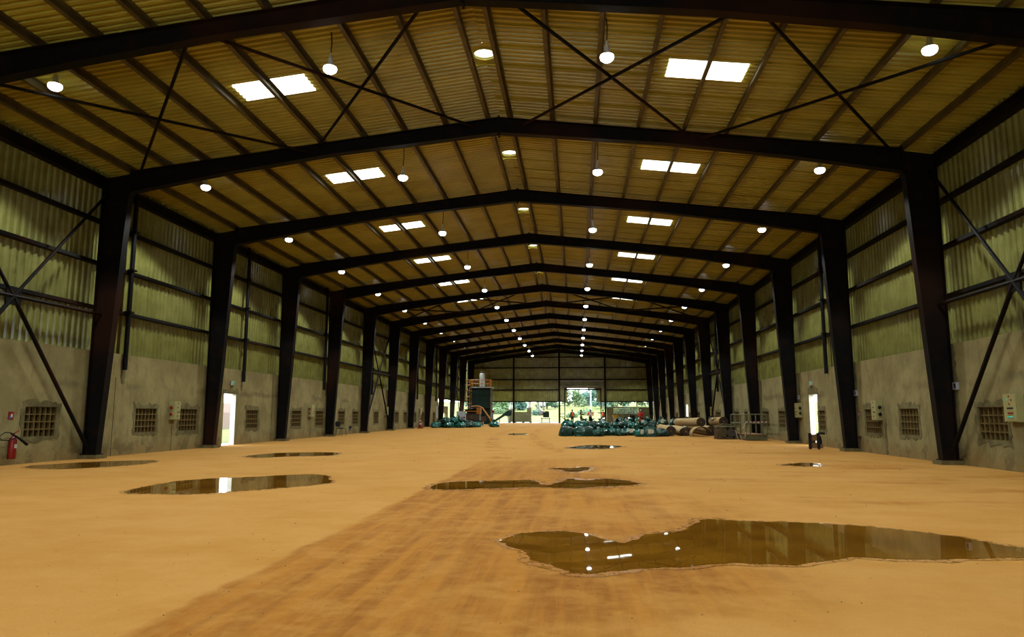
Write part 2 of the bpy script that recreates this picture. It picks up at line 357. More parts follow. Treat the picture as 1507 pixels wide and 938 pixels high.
for label, pts, rim in PUD:
    far = sum(p[1] for p in pts) / len(pts)
    ol = outline(pts, 6, .02 + .001 * far); n = len(ol)
    cz = zf(far)
    cen = sum(ol, Vector()) / n
    root = empty('puddle', (cen.x, cen.y, cz), 0, label, 'puddle')
    me = bpy.data.meshes.new('water')
    bm = bmesh.new(); vv = [bm.verts.new((p.x - cen.x, p.y - cen.y, .006)) for p in ol]
    fc = bm.faces.new(vv); bmesh.ops.triangulate(bm, faces=[fc]); bmesh.ops.recalc_face_normals(bm, faces=bm.faces)
    for f in bm.faces:
        if f.normal.z < 0: f.normal_flip()
    bm.to_mesh(me); bm.free(); me.materials.append(M_WATER)
    inst('water', me, root)
    # wet rim ring
    r = MB(); inner, outer = [], []
    for i, p in enumerate(ol):
        t = (ol[(i + 1) % n] - ol[i - 1]).normalized(); nn = Vector((t.y, -t.x, 0))
        # orientation: outward
        if (p + nn * .01 - cen).length < (p - cen).length: pass
        w = rim * (.35 + 1.1 * abs(mnoise.noise(p * 1.7 + Vector((3, 1, 0)))) + .5 * abs(mnoise.noise(p * 7)))
        inner.append((p, nn)); outer.append(w)
    area = sum(ol[i].x * ol[(i + 1) % n].y - ol[(i + 1) % n].x * ol[i].y for i in range(n))
    sg = 1 if area > 0 else -1
    vs = []
    for (p, nn), w in zip(inner, outer):
        vs.append((p.x - cen.x - nn.x * .02 * sg, p.y - cen.y - nn.y * .02 * sg, .0035)); vs.append((p.x - cen.x + nn.x * w * sg, p.y - cen.y + nn.y * w * sg, .003))
    r.add(vs, [(2 * i, 2 * i + 1, (2 * i + 3) % (2 * n), (2 * i + 2) % (2 * n)) for i in range(n)])
    ro = r.build('wet_rim', M_RIM, root, fixn=False)
    for pl in ro.data.polygons: pass
    bm = bmesh.new(); bm.from_mesh(ro.data)
    for f in bm.faces:
        f.normal_update()
        if f.normal.z < 0: f.normal_flip()
    bm.to_mesh(ro.data); bm.free()

# ------------------------------------------------------------------ side walls (concrete with openings)
WL = [(18.2, 19.4), (23.1, 24.34), (25.8, 27.1), (31.3, 32.5), (36.5, 37.8), (40.0, 41.26), (43.95, 45.15), (46.8, 48.05), (51.85, 53.1), (58.0, 59.25), (61.05, 62.3), (64.9, 66.0), (68.1, 69.4), (73.75, 75.0)]
WR = [(18.3, 19.55), (22.8, 24.05), (25.5, 26.84), (31.0, 31.8), (36.75, 37.9), (39.8, 41.1), (44.6, 45.4), (46.9, 48.25), (52.75, 54.6), (61.45, 62.9), (65.4, 66.9), (74.4, 75.8), (83.1, 84.3)]
DL = [(29.17, 30.25)]
DR = [(31.92, 33.0), (67.7, 69.0)]
ZW0, ZW1, ZD, ZWT = .70, 1.52, 2.2, 3.26
def concrete_wall(name, side, y0, y1, wins, doors, ztop_=ZWT, label=None, parent=None):
    ops = [(a, b, ZW0, ZW1) for a, b in wins] + [(a, b, -.2, zf(a) + ZD) for a, b in doors]
    yy = sorted({y0, y1} | {v for o in ops for v in o[:2]}); zz = sorted({-.2, ztop_} | {v for o in ops for v in o[2:]})
    def solid(i, j):
        if i < 0 or j < 0 or i >= len(yy) - 1 or j >= len(zz) - 1: return False
        yc, zc = (yy[i] + yy[i + 1]) / 2, (zz[j] + zz[j + 1]) / 2
        return not any(a < yc < b and c < zc < d for a, b, c, d in ops)
    vid = {}; mb = MB()
    def V(x, i, j):
        k = (x, i, j)
        if k not in vid: vid[k] = len(mb.v); mb.v.append((x, yy[i], zz[j]))
        return vid[k]
    xa, xb = side * XW, side * (XW + .2)
    for i in range(len(yy) - 1):
        for j in range(len(zz) - 1):
            if not solid(i, j): continue
            mb.f.append((V(xa, i, j), V(xa, i + 1, j), V(xa, i + 1, j + 1), V(xa, i, j + 1)))
            mb.f.append((V(xb, i, j), V(xb, i, j + 1), V(xb, i + 1, j + 1), V(xb, i + 1, j)))
            for di, dj, e in ((-1, 0, ((i, j), (i, j + 1))), (1, 0, ((i + 1, j), (i + 1, j + 1))), (0, -1, ((i, j), (i + 1, j))), (0, 1, ((i, j + 1), (i + 1, j + 1)))):
                if not solid(i + di, j + dj):
                    (a, b), (c, d) = e
                    mb.f.append((V(xa, a, b), V(xb, a, b), V(xb, c, d), V(xa, c, d)))
    return mb.build(name, M_PLASTER, parent)
wall_left = concrete_wall('wall_left', -1, YB, YK(8), WL, DL); tag(wall_left, 'rendered concrete wall with metal cladding above, left side', kind='structure')
wall_right = concrete_wall('wall_right', 1, YB, YE + .2, WR, DR); tag(wall_right, 'rendered concrete wall with metal cladding above, right side', kind='structure')
# low wall stub with a window in the open far left bays
stub = concrete_wall('low_wall', -1, YK(8) + .01, YK(8) + 6.0, [(79.55, 81.4)], [], 2.3, parent=wall_left)

# door reveal linings: the white stands in for daylight on the plaster
M_DAYLIT_REVEAL = mat('daylit_reveal_white', (.6, .6, .56), .6)
for n_, (sd, a, b) in enumerate([(-1, *DL[0]), (1, *DR[0]), (1, *DR[1])]):
    dd = tag(empty('door_%d' % (n_ + 1), (sd * XW, (a + b) / 2, zf(a))), 'open doorway with daylight painted white on its reveal in the %s' % ['left wall', 'right wall near the trolley', 'far right wall'][n_], kind='structure')
    hw_ = (b - a) / 2
    for y_ in (-hw_, hw_): MB().lohi((sd * .003, y_ - .012, -.02), (sd * .22, y_ + .012, ZD)).build('jamb', M_DAYLIT_REVEAL, dd)
    MB().lohi((sd * .003, -hw_, ZD - .02), (sd * .22, hw_, ZD + .005)).build('head', M_DAYLIT_REVEAL, dd)
# ---- vent-block windows
def vent_block_mesh(w, h):
    mb = MB(); t = .017; D = .17
    o = [(-w / 2, -h / 2), (w / 2, -h / 2), (w / 2, h / 2), (-w / 2, h / 2)]
    i = [(-w / 2 + t, -h / 2 + t), (w / 2 - t, -h / 2 + t), (w / 2 - t, h / 2 - t), (-w / 2 + t, h / 2 - t)]
    # x is depth (0 = room face, + = outward), y width, z height; back plate slants
    vs = [(0, y, z) for y, z in o] + [(0, y, z) for y, z in i] + [(.15 if z > 0 else .09, y, z) for y, z in i] + [(D, y, z) for y, z in o]
    fs = []
    for k in range(4):
        n = (k + 1) % 4
        fs += [(k, n, 4 + n, 4 + k), (4 + k, 4 + n, 8 + n, 8 + k), (k, 12 + k, 12 + n, n)]
    fs += [(8, 9, 10, 11), (12, 15, 14, 13)]
    me = mb.add(vs, fs).mesh('vent_block', M_BLOCK); me.materials.append(M_BACK)
    for p in me.polygons:
        if all(.08 < me.vertices[i].co.x < .16 for i in p.vertices): p.material_index = 1
    return me
BLK = {}
def ragged_ring(y0, y1, z0, z1, pad, seed, d=.012):
    """irregular mortar surround, in local wall coords (x toward room = -)"""
    rnd = random.Random(seed); mb = MB(); n = 40; inn, out = [], []
    def rect(t, a, b, c, e):
        P = [(a, c), (b, c), (b, e), (a, e)]; L = [b - a, e - c, b - a, e - c]; T = t * sum(L); k = 0
        while T > L[k] and k < 3: T -= L[k]; k += 1
        u = T / L[k]; p, q = P[k], P[(k + 1) % 4]
        return p[0] + (q[0] - p[0]) * u, p[1] + (q[1] - p[1]) * u
    for k in range(n):
        t = k / n; a = rect(t, y0 + .001, y1 - .001, z0 + .001, z1 - .001); p = pad * (.35 + rnd.random() * .75)
        b = rect(t, y0 - p, y1 + p, z0 - p, z1 + p * 1.35)
        inn.append(a); out.append(b)
    vs = [(-d, *p) for p in inn] + [(-d, *p) for p in out] + [(.0, *p) for p in inn] + [(0, *p) for p in out]; fs = []
    for k in range(n):
        m = (k + 1) % n
        fs += [(k, m, n + m, n + k), (n + k, n + m, 3 * n + m, 3 * n + k), (k, 2 * n + k, 2 * n + m, m)]
    return mb.add(vs, fs)
WN = 0
def window(side, ya, yb, where, blocks=True):
    global WN; WN += 1
    yc, zc = (ya + yb) / 2, (ZW0 + ZW1) / 2
    w = empty('window_%d' % WN, (side * XW, yc, zc), math.pi if side < 0 else 0., 'vent-block window ' + where, kind='structure')
    nw = max(4, round((yb - ya) / .205)); bw, bh = (yb - ya) / nw, (ZW1 - ZW0) / 4
    if blocks:
        key = (round(bw, 3), round(bh, 3))
        if key not in BLK: BLK[key] = vent_block_mesh(bw, bh)
        for i in range(nw):
            for j in range(4):
                inst('vent_block', BLK[key], w, (.02, -(yb - ya) / 2 + bw * (i + .5), -(ZW1 - ZW0) / 2 + bh * (j + .5)))
    else:
        mb = MB()
        for i in range(nw + 1): mb.box((.1, -(yb - ya) / 2 + bw * i, 0), (.16, .03, ZW1 - ZW0))
        for j in range(5): mb.box((.1, 0, -(ZW1 - ZW0) / 2 + bh * j), (.158, yb - ya, .03))
        tag(mb.build('block_lattice', M_BLOCK, w), kind='stuff')
        MB().box((.15, 0, 0), (.03, yb - ya, ZW1 - ZW0)).build('recess_shade_back', M_BACK, w)  # near-black back paints the shade behind the lattice
    ragged_ring(-(yb - ya) / 2, (yb - ya) / 2, -(ZW1 - ZW0) / 2, (ZW1 - ZW0) / 2, .16, WN * 3 + 1).build('mortar_surround', M_MORTAR, w)
for i, (a, b) in enumerate(WL): window(-1, a, b, 'in the left wall, %s from the front' % ORD[i], i < 8)
for i, (a, b) in enumerate(WR): window(1, a, b, 'in the right wall, %s from the front' % ORD[i], i < 6)
def patch(side, pts, name='mortar_patch', m=None, d=.012, parent=None):
    mb = MB(); n = len(pts)
    mb.add([(side * (XW - d), y, z) for y, z in pts] + [(side * (XW + .001), y, z) for y, z in pts],
           [tuple(range(n))] + [(k, (k + 1) % n, n + (k + 1) % n, n + k) for k in range(n)])
    return mb.build(name, m or M_MORTAR, parent or (wall_left if side < 0 else wall_right))
def strip(side, yc, z0, z1, w, seed):
    rnd = random.Random(seed); L, R_ = [], []; n = 14
    for k in range(n):
        z = z0 + (z1 - z0) * k / (n - 1); ww = w * (.35 + .65 * rnd.random()) * (.5 if k == 0 else 1)
        L.append((yc - ww / 2, z)); R_.append((yc + ww / 2 * (.6 + rnd.random() * .6), z))
    return patch(side, L + R_[::-1])
def arch(side, y0, y1, z0, z1, seed):   # ragged patch over a door head
    rnd = random.Random(seed); n = 12
    top = [(y0 + (y1 - y0) * k / n, z1 - rnd.random() * .12 - .1 * abs(k / n - .5)) for k in range(n + 1)]
    return patch(side, [(y0, z0)] + top + [(y1, z0)])
arch(-1, 29.05, 30.4, 2.22, 2.5, 5); arch(1, 31.8, 33.1, 2.24, 2.62, 6)
strip(1, 20.55, 1.5, 3.25, .3, 1); strip(1, 27.55, 1.7, 3.25, .26, 2); strip(1, 34.3, 1.9, 3.2, .26, 3); strip(1, 41.2, 1.8, 3.2, .25, 4); strip(1, 25.2, .02, 1.2, .3, 12)
strip(-1, 22.3, 2.3, 3.25, .3, 8); strip(-1, 30.7, 2.35, 3.25, .3, 9); strip(-1, 41.55, 2.4, 3.2, .3, 10); strip(-1, 50.9, 2.2, 3.2, .25, 11); strip(1, 17.4, 1.9, 3.24, .08, 13)

for sd_, yj, z1_ in ((-1, 21.93, 2.5), (-1, 25.35, .9), (1, 17.3, 2.6), (-1, 34.0, 3.1)):
    patch(sd_, [(yj - .012, 0.), (yj + .012, 0.), (yj + .015, z1_ * .5), (yj + .008, z1_), (yj - .012, z1_), (yj - .006, z1_ * .5)], 'joint_line', M_BACK, .002)

# ------------------------------------------------------------------ cladding sheets
def corr_profile(n, pitch, h):
    pts = []
    for i in range(n):
        b = i * pitch
        pts += [(b, 0), (b + pitch * .42, 0), (b + pitch * .56, h), (b + pitch * .86, h)]
    pts.append((n * pitch + pitch * .3, 0))
    return pts
PROF = corr_profile(5, .2, .065)
PROFC = corr_profile(4, .25, .05)
def sheet_mesh(name, L0, L1, m, h=1.):
    PR = PROFC if m is M_CLAD else PROF
    """sheet in local coords: u along y (width), length along x from L0 to L1, rib height in z"""
    mb = MB(); vs = []
    for u, z in PR: vs += [(L0, u, z * h), (L1, u, z * h)]
    return mb.add(vs, [(2 * i, 2 * i + 2, 2 * i + 3, 2 * i + 1) for i in range(len(PR) - 1)]).mesh(name, m, fixn=False)
ceiling = empty('ceiling', (0, 0, 0), 0, 'pitched corrugated metal roof on steel purlins', kind='structure')
ANG = math.atan(SL); CA = math.cos(ANG)
ZS = ZR + .205          # underside of the sheets at the ridge
rs_full, rs_a, rs_sky, rs_b = (sheet_mesh('roof_sheet', 0., 12.95 / CA, M_ROOF), sheet_mesh('roof_sheet', .30 / CA, 4.6 / CA, M_ROOF),
                               sheet_mesh('skylight_sheet', 4.5 / CA, 6.6 / CA, M_SKYLIGHT), sheet_mesh('roof_sheet', 6.5 / CA, 12.95 / CA, M_ROOF))
ysheet = [9.647 + i for i in range(89)]
capm = MB(); capm.add([(-.36, -.02, -SL * .36 + .045), (0, -.02, .05), (.36, -.02, -SL * .36 + .045), (-.36, 1.02, -SL * .36 + .045), (0, 1.02, .05), (.36, 1.02, -SL * .36 + .045)], [(0, 1, 4, 3), (1, 2, 5, 4)])
cap_me = capm.mesh('ridge_cap', M_ROOF, fixn=False)
# ridge cap with a round hole for the ventilator
vc = MB(); NH = 24; hole, edge = [], []
def capz(x): return .05 - (SL * .36 + .005) * abs(x) / .36
for k in range(NH):
    a = 2 * math.pi * k / NH + math.pi / NH; c, s_ = math.cos(a), math.sin(a)
    hole.append((.27 * c, .5 + .27 * s_)); q = max(abs(c) / .36, abs(s_) / .52); edge.append((c / q, .5 + s_ / q))
vc.add([(x, y, capz(x)) for x, y in hole] + [(x, y, capz(x)) for x, y in edge], [(k, (k + 1) % NH, NH + (k + 1) % NH, NH + k) for k in range(NH)])
vcap_me = vc.mesh('ridge_cap', M_ROOF, fixn=False)
vd = MB(); vd.lathe([(.275, -.0), (.285, .04), (.285, .08), (.26, .085)], NH); vd2 = MB(); vd2.lathe([(.282, .07), (.22, .16), (.1, .2), (.001, .21)], NH)
collar_me = vd.mesh('vent_collar', M_ROOF); dome_me = vd2.mesh('vent_dome', M_DOME, True)
# open the collar ends
bmx = bmesh.new(); bmx.from_mesh(collar_me); bmesh.ops.delete(bmx, geom=[f for f in bmx.faces if len(f.verts) > 4], context='FACES'); bmx.to_mesh(collar_me); bmx.free()
for i, y in enumerate(ysheet):
    sky = (i % 7 == 0)          # y = 16.647 is i = 7 -> every mid-bay sheet line
    dz = .006 * (i % 2)
    for sd in (-1, 1):
        segs = [(rs_full, 'roof_sheet')] if not sky or i == 0 else [(rs_a, 'roof_sheet'), (rs_sky, 'skylight_sheet'), (rs_b, 'roof_sheet')]
        for me, nm in segs:
            o = inst(nm, me, ceiling, (0, y if sd > 0 else y + 1.06, ZS + dz + (.004 if nm == 'skylight_sheet' else 0)))
            o.rotation_euler = (0, ANG, 0) if sd > 0 else (0, ANG, math.pi)
    if sky and i: 
        inst('ridge_cap', vcap_me, ceiling, (0, y, ZS + dz)); inst('vent_collar', collar_me, ceiling, (0, y + .5, ZS)); inst('vent_dome', dome_me, ceiling, (0, y + .5, ZS))
    else: inst('ridge_cap', cap_me, ceiling, (0, y, ZS + dz + .05))
# roof over the part of the hall behind the camera
for sd in (-1, 1):
    mb = MB(); mb.add([(0, YB - .3, ZS + .06), (0, 9.75, ZS + .06), (sd * 12.95, 9.75, ZS - SL * 12.95 + .03), (sd * 12.95, YB - .3, ZS - SL * 12.95 + .03)], [(0, 1, 2, 3)])
    mb.build('rear_roof_plate', M_ROOF, ceiling)
# purlins
pu = MB(); hw = .035
zp = [(-hw - .03, 0), (hw, 0), (hw, .018), (-hw + .012 - .0, .018), (-hw + .012, .185), (hw + .03, .185), (hw + .03, .203), (-hw, .203), (-hw, .018), (-hw - .03, .018)]
pu.loft([[(x, 0, z) for x, z in zp], [(x, 7.0, z) for x, z in zp]])
pur_me = pu.mesh('purlin', M_PURLIN)
PX = [.33, 1.62, 2.9, 4.17, 5.5, 6.72, 7.95, 9.25, 10.48, 11.68]
for k in range(-1, 12):
    for x in PX:
        for sd in (-1, 1):
            o = inst('purlin', pur_me, ceiling, (sd * x, YK(k) - 7.0, ztop(x) + .001), (0, ANG * sd, 0))
# roof braces
def brace(parent, a, b, r=.04, name='brace_rod'):
    return MB().tube([a, b], r, 8).build(name, M_STEEL, parent)
for k in (-1, 4, 9):
    for sd in (-1, 1):
        for xa, xb in ((.7, 5.6), (5.9, 11.3)):
            for p, q in ((xa, xb), (xb, xa)):
                off = -.12 if p < q else -.21
                brace(ceiling, (sd * p, YK(k) + .1, ztop(p) + off), (sd * q, YK(k + 1) - .1, ztop(q) + off), .042 if k < 0 else .05)
# wall cladding sheets
ZC0, ZC1 = 3.05, 9.0
cw_me = sheet_mesh('cladding_sheet', ZC0, ZC1, M_CLAD)
RV = Matrix(((0, 0, 1), (0, 1, 0), (-1, 0, 0)))
for i, y in enumerate([YK(-2) + 1.0 + j for j in range(90)]):
    for sd in (-1, 1):
        o = inst('cladding_sheet', cw_me, wall_left if sd < 0 else wall_right)
        # local x -> world z, local y -> world y, local z (ribs) -> inward
        m4 = Matrix(((0, 0, -sd * 1.0, sd * (XW + .235 + .005 * (i % 2))), (0, 1, 0, y), (1, 0, 0, 0), (0, 0, 0, 1)))
        o.matrix_basis = m4
for sd in (-1, 1):
    MB().lohi((sd * (XW + .22), YB, ZC0), (sd * (XW + .25), YK(-2) + 1.1, ZC1)).build('rear_cladding', M_CLAD, wall_left if sd < 0 else wall_right)
# girts and eave beams
def girt_mesh(L, d=.19, h=.2):
    mb = MB(); t = .016
    pr = [(0, -h / 2), (d, -h / 2), (d, h / 2 + .03), (d - t, h / 2 + .03), (d - t, -h / 2 + t), (t, -h / 2 + t), (t, h / 2 - .13), (0, h / 2 - .13)]
    pr = [(0, 0), (d, 0), (d, .12), (d - t, .12), (d - t, t), (t, t), (t, .10), (0, .10)]
    mb.loft([[(x, 0, z) for x, z in pr], [(x, L, z) for x, z in pr]])
    return mb.mesh('girt', M_STEEL)
g_me = girt_mesh(7.0)
eb = MB(); pr = [(-.06, 0), (.18, 0), (.18, .03), (.075, .03), (.075, .30), (.18, .30), (.18, .33), (-.06, .33), (-.06, .30), (.045, .30), (.045, .03), (-.06, .03)]
eb.loft([[(x, 0, z) for x, z in pr], [(x, 7.0, z) for x, z in pr]]); eb_me = eb.mesh('eave_beam', M_STEEL)
for k in range(-2, 11):
    for sd in (-1, 1):
        par = wall_left if sd < 0 else wall_right
        for z in (4.56, 5.95, 7.27):
            inst('girt', g_me, par, (sd * (XW + .005), YK(k) if sd > 0 else YK(k) + 7, z), (0, 0, 0 if sd > 0 else math.pi))
        inst('eave_beam', eb_me, par, (sd * (XW + .02), YK(k) if sd > 0 else YK(k) + 7, 8.42), (0, 0, 0 if sd > 0 else math.pi))
        if k >= 8 and sd < 0: inst('girt', g_me, par, (sd * (XW + .005), YK(k) + 7, 3.15), (0, 0, math.pi))
# wall braces (crossed tubes, gusset, strut)
for sd, par in ((-1, wall_left), (1, wall_right)):
    for k in (-1, 4, 9):
        x = sd * 12.28; ya, yb = YK(k) + .15, YK(k + 1) - .15; ym = (ya + yb) / 2; h = (x, ym, 4.34)
        for e in ((x, ya, .3), (x, yb, .3), (x, ya, 8.15), (x, yb, 8.15)):
            brace(par, h, e, .055 if e[2] < 1 else .045)
        MB().tube([(x, ya - .1, 4.36), (x, yb + .1, 4.36)], .05, 8).build('strut', M_STEEL, par)
        MB().box((x, ym, 4.34), (.05, .5, .42)).build('gusset_plate', M_STEEL, par)

# ------------------------------------------------------------------ portal frames
def iring(p_out, p_in, wdir, w, tf, tw):
    """12-point I ring; p_out / p_in ends of the web depth, wdir width axis"""
    d = (p_in - p_out).normalized(); W = wdir * (w / 2); T = wdir * (tw / 2)
    a, b = p_out, p_in
    return [a - W, a + W, a + W + d * tf, a + T + d * tf, b + T - d * tf, b + W - d * tf, b + W, b - W, b - W - d * tf, b - T - d * tf, a - T + d * tf, a - W + d * tf]
YD = Vector((0, 1, 0))
def column_mesh(sd):
    mb = MB(); V = lambda x, z: Vector((sd * x, 0, z))
    st = [((12.46, .14), (12.04, .14)), ((12.47, 4.), (11.82, 4.)), ((12.49, 8.2), (11.6, 8.2)), ((12.49, 8.70), (11.6, 8.84))]
    mb.loft([iring(V(*a), V(*b), YD, .26, .022, .014) for a, b in st])
    return mb.mesh('column', M_STEEL)
def rafter_mesh(sd):
    mb = MB(); V = lambda x, z: Vector((sd * x, 0, z))
    st = [((11.6, ztop(11.6)), (11.6, 8.2)), ((8.4, ztop(8.4)), (8.4, 8.76)), ((5.0, ztop(5.0)), (5.0, 9.25)), ((0., ZR), (0., 9.75))]
    mb.loft([iring(V(*a), V(*b), YD, .26, .022, .014) for a, b in st])
    return mb.mesh('rafter', M_STEEL)
cmesh = {s: column_mesh(s) for s in (-1, 1)}; rmesh = {s: rafter_mesh(s) for s in (-1, 1)}
ped_me = MB().box((0, 0, 0), (.62, .5, .4)).mesh('pedestal', M_PED)
bp_me = MB().box((0, 0, 0), (.5, .36, .03)).mesh('base_plate', M_STEEL)
apx = MB().box((0, 0, 0), (.05, .24, .62)).mesh('apex_plate', M_STEEL)
stf = {s: MB().lohi((s * 11.56, -.12, 8.12), (s * 11.6, .12, 8.95)).mesh('knee_plate', M_STEEL) for s in (-1, 1)}
for k in range(-1, 12):
    n = k + 1
    lab = ('black steel portal frame crossing the top of the view' if k == -1 else 'black steel portal frame at the far end wall' if k == 11 else
           '%s black steel portal frame with both columns in view' % ORD[k] if k else 'nearest black steel portal frame with both columns in view')
    fr = empty('portal_frame', (0, YK(k), zf(YK(k)) if False else 0), 0, lab, 'steel frame', 'steel portal frames along the hall')
    z = zf(YK(k))
    for s in (-1, 1):
        inst('column', cmesh[s], fr); inst('rafter', rmesh[s], fr); inst('knee_plate', stf[s], fr)
        inst('pedestal', ped_me, fr, (s * 12.24, 0, -.09 + min(z, .1))); inst('base_plate', bp_me, fr, (s * 12.25, 0, .125 + min(z, .1)))
    inst('apex_plate', apx, fr, (0, 0, 9.99 - .01))

# ------------------------------------------------------------------ far end wall
wall_far = empty('wall_far', (0, YE, 0), 0, 'corrugated end wall with open bays and a tall doorway', kind='structure')
def end_sheet(x0, zb, i):
    zt = ZS - SL * max(abs(x0), abs(x0 + 1)) + .1
    o = inst('cladding_sheet', sheet_mesh('cladding_sheet', zb, zt, M_CLAD), wall_far)
    o.matrix_basis = Matrix(((0, 1, 0, x0), (0, 0, -1, .255 + .005 * (i % 2)), (1, 0, 0, 0), (0, 0, 0, 1)))
for i in range(-13, 13):
    x0 = float(i)
    if i in (1, 2, 3, 4): end_sheet(x0, 5.0, i)
    else: end_sheet(x0, 3.05, i)
MB().lohi((.65, .17, 4.68), (1.02, .2, 5.1)).build('door_cheek_sheet', M_CLAD, wall_far)
MB().lohi((.05, .2, 3.05), (.72, .215, 5.2)).build('door_cheek_sheet', M_CLAD, wall_far)
MB().lohi((5.0, .2, 4.68), (5.6, .215, 5.2)).build('door_cheek_sheet', M_CLAD, wall_far)
# cut sheet over the door jambs: the narrow leaves beside the opening
fg = MB(); fg.loft([[(-12.4, x, z) for x, z in ((0, 0), (.16, 0), (.16, .14), (0, .14))], [(12.4, x, z) for x, z in ((0, 0), (.16, 0), (.16, .14), (0, .14))]])
fg_me = fg.mesh('girt', M_STEEL)
for z in (6.03, 7.64, 9.08):
    if z > 8.5:
        q = MB(); q.lohi((-10.2, .02, z), (10.2, .18, z + .13)); q.build('girt', M_STEEL, wall_far)
    else: inst('girt', fg_me, wall_far, (0, .03, z))
for a, b, z in ((-12.4, .0, 4.65), (6.2, 12.4, 4.65), (-12.4, .7, 3.06), (5.6, 12.4, 3.06)):
    MB().lohi((a, .03, z), (b, .19, z + .14)).build('girt', M_STEEL, wall_far)
for x in (-6.19, 0., 6.17):
    mb = MB(); mb.loft([iring(Vector((x, .18, z)), Vector((x, -.12, z)), Vector((1, 0, 0)), .24, .02, .014) for z in (0, ztop(x) - .1)])
    mb.build('wind_post', M_STEEL, wall_far)
for x in (.72, 5.58): MB().lohi((x - .06, -.02, 0), (x + .06, .16, 5.2)).build('door_guide', M_STEEL, wall_far)
MB().lohi((.7, -.05, 4.68), (5.6, .14, 4.84)).build('door_lintel', M_STEEL, wall_far)
MB().tube([(.7, -.12, 5.1), (5.6, -.12, 5.1)], .22, 14).build('roller_drum', M_PURLIN, wall_far)
MB().lohi((.1, -.08, 5.86), (6.1, .0, 5.97)).build('white_rail', M_GREYPANEL, wall_far)
for z in (1.05, 1.45, 2.55): MB().lohi((.02, .0, z), (.68, .08, z + .07)).build('guide_rung', M_STEEL, wall_far)
# brick panel with vent holes
bw = MB(); bx0, bx1 = 6.32, 12.2
def bpanel(a, b, c, d): MB().lohi((a, 0, c), (b, .18, d)).build('brick_panel', M_BRICK, wall_far)
M_BRICKm, nt, b = base_mat('cement_block'); M_BRICK = M_BRICKm
tc = nd(nt, 'ShaderNodeNewGeometry').outputs['Position']; sp = nd(nt, 'ShaderNodeSeparateXYZ'); nt.links.new(tc, sp.inputs[0])
cb = nd(nt, 'ShaderNodeCombineXYZ'); nt.links.new(sp.outputs[0], cb.inputs[0]); nt.links.new(sp.outputs[2], cb.inputs[1])
br = nd(nt, 'ShaderNodeTexBrick'); br.inputs['Scale'].default_value = 1.; br.inputs['Brick Width'].default_value = .42; br.inputs['Row Height'].default_value = .21; br.inputs['Mortar Size'].default_value = .018
br.inputs['Color1'].default_value = (.12, .11, .045, 1); br.inputs['Color2'].default_value = (.088, .08, .032, 1); br.inputs['Mortar'].default_value = (.045, .038, .015, 1)
nt.links.new(cb.outputs[0], br.inputs['Vector']); nt.links.new(br.outputs[0], b.inputs['Base Color']); b.inputs['Roughness'].default_value = .95
bpanel(bx0, 7.15, 0, 2.4); bpanel(10.55, bx1, 0, 2.4); bpanel(7.15, 10.55, 0, 1.5); bpanel(7.15, 10.55, 2.3, 2.4)
lt = MB()
for i in range(18): lt.lohi((7.15 + i * .2, .02, 1.5), (7.15 + i * .2 + .1 if i < 17 else 10.55, .16, 2.3))
for j in range(5): lt.lohi((7.15, .03, 1.5 + j * .2 - .055), (10.55, .15, 1.5 + j * .2 + .055))
tag(lt.build('vent_lattice', M_BRICK, wall_far), kind='stuff')

# back of the hall, behind the camera
bw_ = MB(); bq = [(-12.8, -.2), (-4.5, -.2), (-4.5, 5.2), (4.5, 5.2), (4.5, -.2), (12.8, -.2), (12.8, 9.2), (0, 10.5), (-12.8, 9.2)]
bw_.add([(x, YB - .1, z) for x, z in bq] + [(x, YB - .3, z) for x, z in bq], [(0, 1, 2, 8), (2, 3, 7, 8), (3, 4, 5, 6), (3, 6, 7)] + [(9, 17, 11, 10), (11, 17, 16, 12), (12, 15, 14, 13), (12, 16, 15)] + [(k, (k + 1) % 9, 9 + (k + 1) % 9, 9 + k) for k in range(9)])
tag(bw_.build('wall_back', M_PLASTER), 'plain wall with an open doorway behind the camera', kind='structure')

# ------------------------------------------------------------------ downpipes
def downpipe(side, y, z0=2.75, z1=8.5):
    t = tag(empty('downpipe', (side * (XW - .1), y, z0)), 'black downpipe on the %s wall %s' % ('left' if side < 0 else 'right', PIPEW.pop(0)), 'pipe', 'rainwater downpipes')
    MB().tube([(0, 0, 0), (0, 0, z1 - z0)], .075, 12).build('pipe', M_PIPE, t, smooth=False)
    for z in (4.65, 6.05, 7.35): MB().lohi((-.09, -.11, z - z0 - .03), (.12 * 1, .11, z - z0 + .03)).build('bracket', M_STEEL, t)
    e = MB().tube([(0, 0, z1 - z0 - .05), (side * .02, .02, z1 - z0 + .12), (side * .12, .12, z1 - z0 + .3)], .085, 10).build('swan_neck', M_PIPE, t)
PIPEW = ['just past the nearest column', 'above the open doorway', 'just before the fourth column', 'in the far braced bay', 'in the bay after the red cone', 'in the last closed bay',
         'above the open doorway', 'behind the railed platform', 'behind the belting rolls']
for y in (22.2, 30.67, 41.0, 50.9, 65.9, 74.9): downpipe(-1, y)
for y in (30.3, 43.1, 53.0): downpipe(1, y, 3.0)

